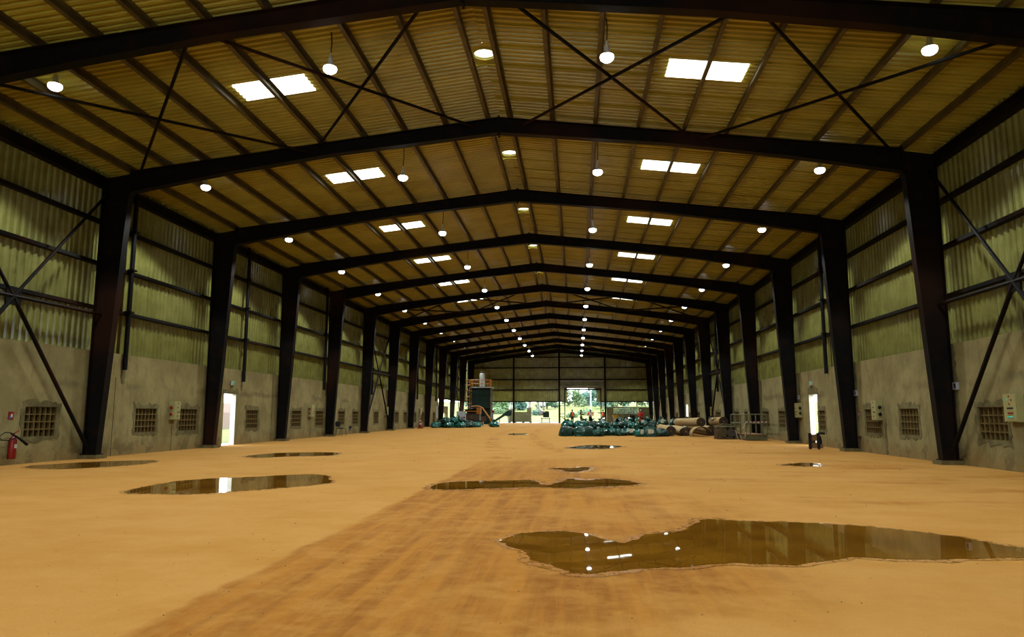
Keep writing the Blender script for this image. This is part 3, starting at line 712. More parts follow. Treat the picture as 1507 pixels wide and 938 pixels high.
# ------------------------------------------------------------------ lamps
hb = MB(); hb.lathe([(.02, .26), (.05, .25), (.07, .22), (.08, .09), (.15, .04), (.18, .0), (.17, -.01)], 20); hb_me = hb.mesh('housing', M_LAMPBODY, True)
ln = MB(); ln.lathe([(.19, .01), (.2, -.03), (.185, -.08), (.13, -.125), (.05, -.148), (.001, -.15)], 20); ln_me = ln.mesh('lens', M_LENS, True)
hk = MB().tube([(0, 0, .25), (0, 0, .36)], .025, 8).mesh('hook', M_LAMPBODY)
LX = [(-9.95, 8.78), (-3.28, 8.92), (3.0, 8.92), (9.8, 8.78)]
rowname = ['outer left row', 'inner left row', 'inner right row', 'outer right row']
for r in range(-2, 12):  # negative rows are unseen lamps added to brighten the foreground floor
    y = YK(r) - 5.6
    for c, (x, z) in enumerate(LX):
        if r == 0: z += .25
        if r == 1: z += .05
        ttl = ('white LED high-bay lamp, %s of the %s' % (ORD[r] if r < 11 else 'farthest', rowname[c])) if r >= 0 else 'white LED high-bay lamp added behind the camera for foreground light, %s, %s back' % (rowname[c], ORD[-r - 1])
        t = empty('high_bay_lamp', (x, y, z), 0, ttl, 'lamp', 'high-bay lamps in four rows')
        inst('housing', hb_me, t, None, None, (.8, .8, 1)); inst('lens', ln_me, t, None, None, (.78, .78, .9)); inst('hook', hk, t)
        zr = ZS - SL * abs(x) - .02 - z
        MB().tube([(0, 0, .35), (.02, .01, (zr + .35) / 2), (0, 0, zr)], .014, 6).build('cable', M_CABLE, t)
        L = bpy.data.lights.new('lamp_light', 'SPOT'); L.shadow_soft_size = .17; L.energy = LAMP_W; L.color = (.95, 1., .95); L.spot_size = math.radians(126); L.spot_blend = .2
        put(bpy.data.objects.new('lamp_light', L), t, (0, 0, -.155))

# ------------------------------------------------------------------ wall equipment
def wallpos(side, y, z, d=0.): return (side * (XW - d), y, z)
def electric_panel(side, y, z, label, d=.2, w=.42, h=.66, far=False, sock=M_RED):
    """steel socket board; local +x points into the room after rotation"""
    t = empty('electric_panel', wallpos(side, y, z), 0 if side < 0 else math.pi, label, 'electric panel', 'socket panels on the side walls')
    MB().lohi((0, -w / 2, -h / 2), (d, w / 2, h / 2)).build('cabinet', M_PANELBOX, t)
    dr = MB().lohi((d, -w / 2 + .015, -h / 2 + .015), (d + .014, w / 2 - .015, h / 2 - .015)).build('door', M_PANELBOX, t)
    n = 1 if side < 0 else -1          # the cabinet side that looks toward the camera
    for zz in (.1, -.13):
        o = MB().lathe([(.055, 0), (.062, .03), (.048, .06), (.03, .065)], 16, axis='y').build('socket', sock, t, (d / 2, -n * w / 2, zz))
        o.rotation_euler = (math.pi if n > 0 else 0, 0, 0)
    if not far:
        for yy, zz, m in ((.02, .26, M_RED), (-.0, .1, M_BLACK), (0, -.06, M_BLACK), (.1, -.06, M_BLACK), (0, -.2, M_BLACK)):
            MB().lathe([(.02, 0), (.022, .015), (.015, .02)], 12, axis='x').build('button', m, dr, (d + .013, yy, zz))
    return t
electric_panel(-1, 25.3, 1.46, 'cream socket panel between two windows beyond the nearest left column')
electric_panel(-1, 39.0, 1.54, 'cream socket panel on the left wall short of the black chair')
electric_panel(-1, 55.0, 1.62, 'cream socket panel crossed by the far left wall brace', far=True)
electric_panel(-1, 67.2, 1.66, 'cream socket panel above the red traffic cone', far=True)
electric_panel(1, 25.55, 1.48, 'cream socket panel overlapping a right wall vent window', sock=M_BLACK)
electric_panel(1, 34.25, 1.54, 'cream socket panel left of the right doorway', sock=M_BLACK)
electric_panel(1, 43.1, 1.6, 'slim socket panel rising behind the railed platform', far=True)
electric_panel(1, 55.8, 1.62, 'cream socket panel behind the belting rolls', far=True)
electric_panel(1, 70.2, 1.66, 'cream socket panel beside the far right doorway', far=True)
# control panel at the right edge
t = empty('control_panel', wallpos(1, 17.85, 1.48), math.pi, 'cream control panel with rows of coloured buttons, right edge', 'control panel')
MB().lohi((0, -.28, -.32), (.16, .24, .33)).build('cabinet', M_PANELBOX, t)
pd_ = MB().lohi((.16, -.26, -.30), (.175, .22, .31)).build('door', M_PANELBOX, t)
for yy, zz, m in [(.02, .28, M_RED), (-.06, .19, M_RED), (.08, .20, M_TEALLED), (.02, .1, M_RED)] + [(-.09 + .06 * i, .0, M_BLACK) for i in range(4)] + [(-.1 + .045 * i, -.11, M_RED) for i in range(5)] + [(-.07 + .055 * i, -.21, M_TEALLED) for i in range(4)]:
    MB().lathe([(.019, 0), (.021, .012), (.014, .02)], 12, axis='x').build('button', m, pd_, (.174, -yy, zz))
# junction boxes
def junction_box(side, y, z, label):
    t = empty('junction_box', wallpos(side, y, z), 0 if side < 0 else math.pi, label, 'junction box', 'junction boxes')
    MB().lohi((0, -.09, -.1), (.08, .09, .1)).build('box_body', M_GREYPANEL, t)
    MB().lohi((.08, -.03, -.06), (.085, .07, .07)).build('switch_plate', M_BLACK, t)
    MB().tube([(.02, 0, -.1), (.02, 0, -1.0)], .012, 6).build('conduit', M_PED, t)
junction_box(1, 20.45, 2.1, 'grey junction box between the nearest right column and brace')
junction_box(1, 27.45, 2.12, 'grey junction box beside the second right column')
junction_box(1, 34.35, 2.14, 'grey junction box above the panel near the right doorway')
# exit signs over the doors
def exit_sign(side, y, z, label):
    t = empty('exit_sign', wallpos(side, y, z), 0 if side < 0 else math.pi, label, 'sign', 'exit signs over the doorways')
    MB().lohi((0, -.16, -.09), (.06, .16, .09)).build('sign_box', M_WHITE, t)
    g = MB().lohi((.06, -.02, -.08), (.064, .15, .08)).build('green_face', M_GREEN, t)
    # running figure and arrow as flat print
    for p, q in (((.04, .05), (.04, -.01)), ((.04, -.01), (.015, -.06)), ((.04, -.01), (.07, -.055)), ((.04, .035), (.075, .02)), ((.04, .035), (.01, .015))):
        MB().tube([(.0645, p[0], p[1]), (.0645, q[0], q[1])], .008, 4).build('pictogram_stroke', M_WHITE, g)
exit_sign(-1, 29.78, 2.65, 'small green and white exit sign above the left doorway')
exit_sign(1, 32.5, 2.7, 'small green and white exit sign above the right doorway')
# fire call signs
def fire_sign(side, y, z, label):
    t = empty('fire_sign', wallpos(side, y, z), 0 if side < 0 else math.pi, label, 'sign', 'fire signs')
    MB().lohi((0, -.09, -.1), (.012, .09, .1)).build('sign_plate', M_RED, t)
    MB().lohi((.012, -.06 if side < 0 else .0, -.08), (.015, .0 if side < 0 else .06, -.01)).build('blue_field', M_BLUE, t)
    MB().lohi((.012, -.01, -.05), (.016, .05, .04)).build('white_symbol', M_WHITE, t)
fire_sign(-1, 17.72, 1.28, 'red fire sign above the left extinguisher')
fire_sign(1, 27.4, 1.36, 'red fire sign beside the second right column')
fire_sign(-1, 45.9, 1.1, 'small red fire sign between windows above the chair')
# extinguishers
def extinguisher(side, y, z, label, hose=True):
    t = empty('fire_extinguisher', wallpos(side, y, z, .14), 0 if side < 0 else math.pi, label, 'fire extinguisher', 'fire extinguishers')
    MB().lathe([(.09, 0), (.098, .015), (.098, .46), (.085, .52), (.05, .56), (.032, .58), (.032, .61)], 20).build('cylinder', M_RED, t, smooth=True)
    MB().lohi((.094, -.045, .28), (.1, .045, .38)).build('label_plate', M_WHITE, t)
    MB().lohi((-.02, -.02, .61), (.02, .02, .66)).build('valve', M_BLACK, t)
    MB().box((.05, .05, .69), (.03, .16, .02), Matrix.Rotation(.4, 3, 'X')).build('handle', M_RED, t)
    if hose:
        MB().tube([(0, -.02, .64), (.04, -.15, .68), (.06, -.35, .69), (.05, -.5, .60), (.05, -.45, .5), (.06, -.2, .48), (.1, -.02, .56)], .014, 8).build('hose', M_BLACK, t)
        MB().tube([(.1, -.2, .66), (.13, .05, .53), (.15, .32, .36)], [.022, .03, .042], 10).build('horn', M_BLACK, t)
    return t
extinguisher(-1, 17.7, .16, 'red fire extinguisher with black horn at the left edge')
extinguisher(-1, 63.0, .45, 'far red fire extinguisher on the left wall before the cone', False)
extinguisher(1, 71.5, .55, 'far red fire extinguisher on the right wall', False)
# rusty hook rack low on right wall and a bracket box on the left one
t = empty('hook_rack', wallpos(1, 27.5, .42), math.pi, 'rusty three-pronged rack low on the right wall', 'rack')
MB().lohi((0, -.2, .1), (.05, .2, .14)).build('rail', M_RUST, t)
for yy in (-.14, 0, .13): MB().tube([(.03, yy, .1), (.05, yy + .02, -.1)], .02, 6).build('prong', M_RUST, t)
t = empty('socket_box', wallpos(-1, 46.3, .48), 0, 'small dark socket box low on the left wall', 'socket')
MB().lohi((0, -.12, -.02), (.1, .12, .1)).build('box_body', M_BLACK, t); MB().lohi((.02, -.05, -.14), (.08, .03, -.02)).build('plug', M_BLUE, t)

# ------------------------------------------------------------------ chair
t = empty('visitor_chair', (-12.0, 43.0, zf(43)), -.35, 'black visitor chair against the left wall', 'chair')
MB().add([(.23 * math.cos(a) * (1 if abs(math.cos(a)) < .8 else 1), .23 * math.sin(a), z) for z in (.42, .47) for a in [2 * math.pi * k / 14 for k in range(14)]],
         [tuple(range(14))[::-1], tuple(range(14, 28))] + [(k, (k + 1) % 14, 14 + (k + 1) % 14, 14 + k) for k in range(14)]).build('seat', M_BLACK, t)
MB().loft([[(-.27 - .1 * (z - .5) + dx, math.copysign(abs(math.sin(a)) ** .7, math.sin(a)) * .22, z0 + .17 * math.cos(a)) for a in [2 * math.pi * k / 16 for k in range(16)] for z in (z0 + .17 * math.cos(a),)] for dx, z0 in ((0, .7), (.05, .7))]).build('backrest', M_BLACK, t)
for sx in (-1, 1):
    for sy in (-1, 1):
        MB().tube([(sx * .18, sy * .18, .44), (sx * .25, sy * .2, 0)], .014, 8).build('leg', M_BLACK, t)
for sy in (-1, 1): MB().tube([(-.15, sy * .14, .43), (-.27, sy * .14, .48), (-.29, sy * .14, .68)], .013, 8).build('back_strut', M_BLACK, t)

# ------------------------------------------------------------------ traffic cone and stool
t = empty('traffic_cone', (-11.55, 63.4, zf(63.4)), 0, 'red and white traffic cone beside the left wall', 'traffic cone')
MB().lohi((-.25, -.25, 0), (.25, .25, .06)).build('base', M_RED, t)
def cz(z): return .19 - .165 * z / .92
for z0, z1, m, n in ((.06, .34, M_RED, 'cone_body'), (.34, .48, M_WHITE, 'white_band'), (.48, .62, M_RED, 'cone_body'), (.62, .74, M_WHITE, 'white_band'), (.74, .92, M_RED, 'cone_body')):
    MB().lathe([(cz(z0), z0), (cz(z1), z1)], 20).build(n, m, t, smooth=False)
t = empty('stool', (-12.0, 65.6, zf(65.6)), 0, 'small brown stool right of the traffic cone', 'stool')
MB().lohi((-.2, -.25, .44), (.2, .25, .5)).build('seat', M_WOOD, t)
for sx in (-1, 1):
    for sy in (-1, 1): MB().lohi((sx * .17 - .025, sy * .21 - .025, 0), (sx * .17 + .025, sy * .21 + .025, .44)).build('leg', M_WOOD, t)

# ------------------------------------------------------------------ green sacks
def sack_mesh(seed, boxy):
    bm = bmesh.new(); bmesh.ops.create_icosphere(bm, subdivisions=3, radius=1.)
    rnd = random.Random(seed); off = Vector((rnd.random() * 50, rnd.random() * 50, rnd.random() * 50))
    e = .45 if boxy else .75
    for v in bm.verts:
        p = v.co.copy()
        q = Vector([math.copysign(abs(c) ** e, c) for c in p])
        q *= 1. / max(1e-6, 1)
        k = 1 + .22 * mnoise.noise(p * 1.7 + off) + (.05 if boxy and p.z < .4 else .17) * abs(mnoise.noise(p * 3.6 + off)) * 1.4 + .10 * abs(mnoise.noise(p * 8 + off)) - .08
        q *= k
        if q.z > 0: q.x *= 1 - .25 * q.z; q.y *= 1 - .25 * q.z
        else: q.z = max(q.z, -.78)
        v.co = Vector((q.x * .41, q.y * .41, (q.z + .78) * (.31 if boxy else .26)))
    me = bpy.data.meshes.new('sack_body'); bm.to_mesh(me); bm.free()
    for p in me.polygons: p.use_smooth = False
    return me
def tuft_mesh(seed):
    rnd = random.Random(seed); mb = MB()
    for k in range(7):
        a = rnd.random() * 6.28; l = .12 + rnd.random() * .14; w = .05 + rnd.random() * .06; t = Vector((math.cos(a), math.sin(a), .9 + rnd.random()))
        sd = Vector((-math.sin(a), math.cos(a), .2)); b = Vector((0, 0, 0)); m_ = t * l * .55 + Vector((0, 0, -.0)); e = t * l + Vector((math.cos(a), math.sin(a), -.6)) * .05
        mb.add([b - sd * .015, b + sd * .015, m_ + sd * w, e + sd * w * .5, e - sd * w * .6, m_ - sd * w], [(0, 1, 2, 5), (5, 2, 3, 4)])
    return mb
SB = []
for i in range(6):
    row = []
    for m in M_SACK:
        me = sack_mesh(i, i < 2); me.materials.append(m); row.append(me)
    SB.append(row)
TUFT = [[tuft_mesh(20 + i).mesh('tied_neck', m, fixn=False) for m in M_SACK] for i in range(4)]
pap = MB(); pap.add([(-.17, 0, -.12), (0, -.02, -.13), (.16, 0, -.1), (.18, .01, .1), (.02, -.02, .12), (-.15, .0, .13)], [(0, 1, 4, 5), (1, 2, 3, 4)]); pap_me = pap.mesh('paper_sheet', M_PAPER, fixn=False)
def sack(x, y, z, label, group, sc_=1., variant=None, paper=False, hz=1., label_paper=None):
    if paper and label_paper: label = label_paper
    i = random.randrange(6) if variant is None else variant; c = random.randrange(3)
    t = empty('plastic_sack', (x, y, z), random.uniform(0, 6.28) if i >= 2 else random.uniform(-.15, .15), label, 'sack', group)
    inst('sack_body', SB[i][c], t, None, None, (sc_, sc_, sc_ * hz))
    if random.random() < .8 and i >= 2:
        inst('tied_neck', TUFT[random.randrange(4)][c], t, (random.uniform(-.1, .1), random.uniform(-.1, .1), .40 * sc_ * hz), (0, 0, random.random() * 6), (1.1, 1.1, .8))
    if paper:
        p = inst('paper_sheet', pap_me, t); p.rotation_euler = (-.12, 0, -t.rotation_euler[2] + random.uniform(-.25, .25))
        v = Vector((random.uniform(-.1, .15), -.405 * sc_, .3 * sc_ * hz)); v.rotate(Matrix.Rotation(-t.rotation_euler[2], 3, 'Z')); p.location = v
    return t
GR, GL = 'green sacks in the right-hand pile', 'green sacks in the far left row'
lbR = 'dark green plastic sack heaped in the right-hand pile behind its front row'
front = [(1.65, 43.6, 0, 0, 'boxy green sack at the left end of the right pile'), (2.5, 43.5, 1, 0, 'boxy green sack, second along the front of the right pile'), (3.05, 43.7, 0, 0, 'boxy green sack, third along the front of the right pile'),
         (3.5, 43.5, 2, 0, 'crumpled green sack, fourth along the front of the right pile'), (4.3, 45.2, 3, 0, 'dark green sack set back beside the front four'), (4.95, 44.6, 4, 0, 'low rounded green sack at the middle front of the pile'),
         (5.6, 45.4, 5, 1, 'green sack with a pale paper sheet, middle of the pile front'), (6.05, 43.2, 2, 1, 'green sack with white paper left of the big boxy sack'), (6.55, 43.0, 0, 1, 'big boxy green sack with torn pale paper on its side'), (7.3, 43.7, 3, 0, 'crumpled teal green sack at the right end of the pile front')]
for x, y, v, pp, lab in front: sack(x, y, zf(y), lab, GR, 1.05 if v < 2 else 1., v, bool(pp))
up = [(1.75, 44.2), (2.45, 44.3), (3.2, 44.5), (3.8, 44.6)]
for x, y in up: sack(x, y, zf(y) + .47, lbR, GR, 1., random.choice((2, 3, 4, 5)))
y = 44.3; nrow = 0
while y < 68:
    xl = 1.6 + (y - 43.5) * .12; xr = 7.6 if y < 57 else 11.2
    x = xl + random.random() * .5
    while x < xr:
        if not (y < 46.2 and x > 4.2):
            if y > 45.5: sack(x + random.uniform(-.1, .1), y + random.uniform(-.25, .25), zf(y), lbR, GR, random.uniform(.9, 1.02))
            if y > 46 and random.random() < (.6 if x > 4.6 or y < 48 else .25): sack(x + .35, y + random.uniform(-.2, .3), zf(y) + .44, lbR, GR, random.uniform(.82, .98), random.choice((2, 3, 4, 5)), random.random() < .13, label_paper='dark green sack in the right-hand pile carrying a pale paper sheet')
        x += random.uniform(.95, 1.1) * (1 + (y - 43) * .012)
    y += 1.1 + (y - 43) * .075; nrow += 1
lbL = 'dark green plastic sack in the row before the far left machine'
for i, (x, y, z) in enumerate([(-10.7, 66.0, 0), (-10.1, 67., 0), (-9.5, 66.3, 0), (-8.9, 67.5, 0), (-8.4, 66.4, 0), (-9.8, 66.6, .45), (-9.1, 67, .45), (-8.6, 67.2, .45), (-7.8, 67.6, 0), (-7.3, 69., 0), (-10.9, 68.4, 0), (-8.3, 68.9, 0)]):
    sack(x, y, z + zf(y), lbL, GL, 1.15, random.choice((2, 3, 4, 5)))
sack(-5.75, 70.5, zf(70), 'single green sack standing before the orange chute', GL, 1.2, 2)

# ------------------------------------------------------------------ belting rolls
def roll(a, b, r, label, flat=1.):
    a, b = Vector(a), Vector(b); d = b - a; t = empty('belting_roll', a, 0, label, 'roll', 'rolls of tan belting')
    t.rotation_mode = 'QUATERNION'; t.rotation_quaternion = d.to_track_quat('Y', 'Z'); L = d.length
    rings = []
    for k in range(9):
        u = k / 8
        rings.append([(r * math.cos(2 * math.pi * j / 24) * (1 + .02 * math.sin(5 * u + j)), u * L, r * flat * math.sin(2 * math.pi * j / 24) * (1 + .02 * math.cos(7 * u + j))) for j in range(24)])
    MB().loft(rings, cap=False).build('outer_wrap', M_BELT, t, smooth=True)
    mb = MB(); path = []
    for k in range(70):
        th = k * .45; rr = r * (.2 + .78 * k / 70); path.append((rr * math.cos(th), 0.01 + .006 * (k % 2), rr * flat * math.sin(th)))
    mb.tube(path, r * .045, 4); mb.build('spiral_end', M_RUST, t)
    MB().lathe([(r * .16, .03), (r * .98, .03), (r * .98, .05), (r * .16, .05)], 24, axis='y').build('end_face', M_RUBBER, t, None, None).scale = (1, 1, flat)
    MB().lathe([(r * .15, -.01), (r * .18, -.01), (r * .18, .25), (r * .15, .25)], 16, axis='y').build('core_tube', M_WOOD, t)
    return t
roll((7.9, 44.2, .37), (7.95, 50.2, .40), .30, 'tan belting roll, lowest and leftmost, end facing the camera')
roll((9.65, 44.0, .90), (9.9, 56.0, .80), .27, 'long tan belting roll lying on top of the others')
roll((8.85, 44.6, .33), (9.0, 51.0, .36), .40, 'wide flattened black-ended belting roll in the middle', .66)
roll((10.45, 45.3, .36), (10.5, 53.0, .38), .30, 'tan belting roll under the upper rolls near the wall')
roll((10.6, 42.2, .98), (10.9, 47.2, .92), .25, 'short tan belting roll high behind the rusty winch')
t = empty('bent_belt', (9.55, 43.2, zf(43)), 0, 'bent sheet of tan belting leaning open like a shell', 'belting sheet')
rings = []
for yv in (0., .5, 1.0):
    o_ = []; i_ = []
    for k in range(13):
        a = math.radians(200 - 165 * k / 12); R_ = .46
        o_.append((R_ * 1.25 * math.cos(a), yv, .16 + R_ * math.sin(a) * .95)); i_.append(((R_ - .03) * 1.25 * math.cos(a), yv, .16 + (R_ - .03) * math.sin(a) * .95))
    rings.append(o_ + i_[::-1])
MB().loft(rings).build('outer_skin', M_BELT, t)
MB().loft([[(x * .93, y_ + .06, .16 + (z - .16) * .93) for x, y_, z in rg] for rg in rings]).build('rubber_lining', M_RUBBER, t)
t = empty('strap_coil', (10.15, 43.4, .98), 0, 'black strap loops lying on the upper belting rolls', 'strap')
for k in range(3): MB().tube([(.16 * math.cos(a) + .06 * k, .1 * math.sin(a), .13 + .12 * math.sin(a) + .04 * k) for a in [2 * math.pi * j / 14 for j in range(14)]], .018, 6).build('strap_loop', M_BLACK, t)

# ------------------------------------------------------------------ rusty winch machine
t = empty('winch_machine', (10.12, 39.6, zf(39.6)), .05, 'rusty twin-drum winch on a skid beside the railed platform', 'machine')
MB().lohi((-.45, -.3, 0), (.55, .5, .07)).build('skid', M_RUST, t)
for x in (-.42, .0, .5): MB().lohi((x - .03, -.28, .07), (x + .03, .45, .66)).build('frame_post', M_RUST, t)
MB().lohi((-.46, -.3, .63), (.54, .47, .7)).build('top_plate', M_OLIVE, t)
dm = MB(); dm.lathe([(.05, -.30), (.20, -.30), (.27, -.28), (.27, -.22), (.22, -.2), (.22, .35), (.27, .37), (.27, .43), (.05, .45)], 24, axis='y'); dm.build('drum', M_RUST, t, (-.2, 0, .36))
for r_ in (.09, .17, .245): MB().tube([(r_ * math.cos(a), -.31, r_ * math.sin(a)) for a in [2 * math.pi * j / 20 for j in range(21)]], .012, 5).build('drum_ring', M_OLIVE, t, (-.2, 0, .36))
dm2 = MB(); dm2.lathe([(.04, -.28), (.22, -.28), (.24, -.25), (.24, .38), (.04, .4)], 20, axis='y'); dm2.build('motor', M_RUBBER, t, (.28, 0, .33))
for k in range(6): MB().lohi((.24 + .02 * k - .06, -.3 + .1 * k, .56), (.27 + .02 * k - .06, -.27 + .1 * k, .62)).build('cooling_fin', M_RUST, t)
MB().tube([(-.4, -.2, .74), (-.1, -.1, .80), (.2, 0, .76), (.5, .1, .8)], .025, 6).build('pipe', M_OLIVE, t)
MB().tube([(.5, -.25, .55), (.54, -.32, .3), (.58, -.35, .1), (.6, -.38, .05)], .015, 6).build('hose', M_WHITE, t)

# ------------------------------------------------------------------ railed lift platform
PXa, PXb, PYa, PYb, pz = 10.8, 11.86, 37.7, 41.1, zf(38)
t = empty('lift_platform', (PXa, PYa, pz), 0, 'olive railed work platform beside the right wall', 'platform')
W_, L_ = PXb - PXa, PYb - PYa
MB().lohi((0, 0, .03), (W_, L_, .28)).build('deck_box', M_OLIVE, t)
MB().lohi((-.02, -.02, .28), (W_ + .02, L_ + .02, .31)).build('deck_plate', M_WOOD, t)
for yv in (0, L_):
    for z in (.86, 1.31): MB().tube([(0, yv, z), (W_, yv, z)], .028, 8).build('rail', M_OLIVE, t)
for xv in (0, W_):
    for z in (.86, 1.31): MB().tube([(xv, 0, z), (xv, L_, z)], .028, 8).build('rail', M_OLIVE, t)
for xv, yv in [(0, 0), (W_, 0), (0, L_), (W_, L_), (W_ * .78, 0), (0, L_ * .33), (0, L_ * .66), (W_, L_ * .33), (W_, L_ * .66), (.22, 0)]:
    MB().lohi((xv - .03, yv - .03, .3), (xv + .03, yv + .03, 1.32)).build('post', M_OLIVE, t)
tp = empty('barrier_tape', (PXa, PYa - .045, pz + .93), 0, 'red and white barrier tape stretched across the platform rails', 'tape')
for k in range(11): MB().lohi((W_ * k / 11, -.004, -.03), (W_ * (k + 1) / 11, .004, .03)).build('tape_stripe', M_RED if k % 2 else M_WHITE, tp)
t = empty('tape_tail', (10.78, 37.55, pz), 0, 'loose red and white tape hanging beside the platform corner', 'tape')
pth = [(-.0, 0, .92), (-.12, 0, .6), (-.3, 0, .25), (-.2, 0, .05), (-.05, 0, .2), (-.02, 0, .45)]
for k in range(5): MB().tube([pth[k], pth[k + 1]], .014, 5).build('tape_stripe', M_RED if k % 2 else M_WHITE, t)

# ------------------------------------------------------------------ boarded trolley by the right door
t = empty('boarded_trolley', (11.2, 28.9, zf(28.9)), -.25, 'small black-framed trolley with brown boards by the right doorway', 'trolley')
for x, nm in ((0.0, 'side_frame'), (.30, 'side_frame')):
    MB().lohi((x - .055, -.08, .03), (x + .055, .1, .62)).build(nm, M_BLACK, t)
MB().lohi((.05, -.03, .33), (.26, .03, .56)).build('board', M_WOOD, t); MB().lohi((.05, -.03, .05), (.26, .03, .25)).build('board', M_WOOD, t); MB().lohi((.06, .03, .2), (.2, .06, .36)).build('board', M_RUST, t)
MB().lohi((.36, -.06, .05), (.46, .1, .2)).build('foot_block', M_WOOD, t)
MB().tube([(.3, 0, .60), (.42, .02, .62), (.54, .04, .60)], .045, 8).build('handle', M_BLACK, t)
MB().tube([(.02, 0, .6), (.12, .05, .5), (.24, .05, .58)], .02, 6).build('linkage', M_RUST, t)
MB().tube([(.36, .0, .5), (.40, .02, .3), (.37, .02, .1)], .035, 8).build('jack_column', M_BLACK, t)
for x in (0., .3): MB().lathe([(.01, -.03), (.055, -.03), (.055, .03), (.01, .03)], 14, axis='x').build('wheel', M_RUBBER, t, (x, .0, .055))

# ------------------------------------------------------------------ far left machine
t = empty('green_processing_machine', (-8.35, 80., zf(80)), 0, 'tall dark green machine tower with orange railing and white tank', 'machine')
MB().lohi((-1.05, 0, 1.9), (1.05, 2.4, 4.15)).build('upper_casing', M_DKGREEN, t)
MB().lohi((-1.05, .3, .1), (1.05, 2.4, 1.88)).build('lower_casing', M_DKGREEN, t)
for x in (-.7, 0., .7):
    for z in (2.5, 3.3): MB().lohi((x - .28, -.02, z), (x + .28, 0, z + .6)).build('hatch', M_DKGREEN, t)
MB().lohi((-1.15, -.1, 4.15), (1.15, 2.5, 4.25)).build('walkway', M_GREYPANEL, t)
MB().lathe([(.30, 4.25), (.31, 4.3), (.31, 5.65), (.28, 5.8), (.2, 5.86)], 20).build('tank', M_WHITETANK, t, (.05, .7, 0), smooth=True)
MB().lathe([(.26, 5.9), (.3, 5.93), (.28, 6.05), (.12, 6.08)], 16).build('tank_cap', M_RUST, t, (.05, .7, 0))
for z in (4.65, 5.05):
    MB().tube([(-1.12, -.08, z), (1.12, -.08, z)], .035, 6).build('guard_rail', M_ORANGE, t)
    MB().tube([(-1.12, 2.4, z), (1.12, 2.4, z)], .035, 6).build('guard_rail', M_ORANGE, t)
for x in (-1.1, -.92, .12, 1.05, 1.14):
    MB().lohi((x - .04, -.1, 4.25), (x + .04, -.02, 5.1)).build('guard_post', M_ORANGE, t)
for x in (-1.55, -1.25): MB().tube([(x, -.1, .2), (x, -.1, 5.05)], .03, 6).build('ladder_rail', M_ORANGE, t)
for k in range(12): MB().tube([(-1.55, -.1, .4 + .4 * k), (-1.25, -.1, .4 + .4 * k)], .022, 5).build('ladder_rung', M_ORANGE, t)
for z in (2.4, 3.1, 3.8, 4.5, 5.0): MB().tube([(-1.4 + .38 * math.cos(a), -.1 + .38 * math.sin(a), z) for a in [math.pi + math.pi * j / 10 for j in range(11)]], .025, 5).build('ladder_hoop', M_ORANGE, t)
for x in (-1.08, 1.1): MB().lohi((x - .05, -.05, .1), (x + .05, .05, 4.2)).build('corner_post', M_PURLIN, t)
MB().lathe([(.02, -.06), (.16, -.06), (.16, .06), (.02, .06)], 14, axis='y').build('red_valve', M_RED, t, (1.35, .2, 1.5))
MB().tube([(1.35, .2, 1.5), (1.35, .25, .1)], .05, 8).build('standpipe', M_GREYPANEL, t)
t = empty('conveyor_feeder', (-8.6, 76.8, zf(77)), 0, 'dark feeder unit with an orange curved chute before the tower', 'machine')
MB().lohi((-.9, -.2, .55), (.55, 1.2, 1.35)).build('housing', M_RUBBER, t)
MB().add([(-1.1, -.4, 1.75), (.3, -.4, 1.75), (.3, 1.0, 1.75), (-1.1, 1.0, 1.75), (-.75, -.1, 1.35), (.05, -.1, 1.35), (.05, .7, 1.35), (-.75, .7, 1.35)], [(0, 1, 5, 4), (1, 2, 6, 5), (2, 3, 7, 6), (3, 0, 4, 7), (4, 5, 6, 7)]).build('hopper', M_BLACK, t)
MB().lohi((-1.1, -.42, 1.5), (.35, -.38, 1.58)).build('hopper_rail', M_ORANGE, t)
for dy in (-.35, .25): MB().tube([(-.3, dy, 2.05), (.4, dy, 2.1), (.85, dy, 1.9), (1.25, dy, 1.35), (1.7, dy, .75), (1.85, dy, .35)], .06, 8).build('chute_rail', M_ORANGE, t)
MB().lohi((.25, -.3, 1.25), (.7, .25, 1.95)).build('drive_cover', M_ORANGE, t)
for k in range(6): MB().lohi((.85 + .17 * k - .04, -.35, 1.82 - .25 * k), (.85 + .17 * k + .04, .25, 1.86 - .25 * k)).build('chute_slat', M_OLIVE, t)
for x in (-.8, .0, .5, 1.8): MB().lohi((x - .05, -.15, 0), (x + .05, -.05, .8)).build('leg', M_DKGREEN, t)
MB().lathe([(.02, -.1), (.22, -.1), (.22, .1), (.02, .1)], 18, axis='y').build('pulley', M_RUST, t, (-.3, -.3, .9)); MB().lathe([(.02, -.1), (.3, -.1), (.3, .1), (.02, .1)], 18, axis='y').build('pulley', M_RUST, t, (1.0, -.1, .75))
MB().lohi((-1.2, -.3, .6), (-1.0, -.1, .95)).build('red_guard', M_RED, t)
MB().lohi((-.05, -.55, .0), (1.0, -.15, .42)).build('scrap_tray', M_OLIVE, t)
t = empty('grey_cabinet', (-10.9, 82.2, zf(82)), 0, 'pale grey double cabinet left of the machine tower', 'cabinet')
MB().lohi((-.55, 0, .0), (.5, .5, 1.55)).build('body', M_GREYPANEL, t)
for x in (-.52, -.01): MB().lohi((x, -.02, .05), (x + .48, 0, 1.5)).build('door', M_GREYPANEL, t)
t = empty('yellow_drum', (-9.7, 73.5, zf(73)), 0, 'yellow drum lid rising behind the left sacks', 'drum')
MB().lathe([(.28, 0), (.3, .03), (.3, .85), (.28, .88)], 18).build('drum_body', M_YELLOW, t); MB().lathe([(.31, .86), (.31, .95), (.2, .97)], 18).build('lid', M_ORANGE, t)
t = empty('notice_board', (-XW, 74.4 + 1.7, 1.7), 0, 'white notice board on the left wall by the open bay', 'board')
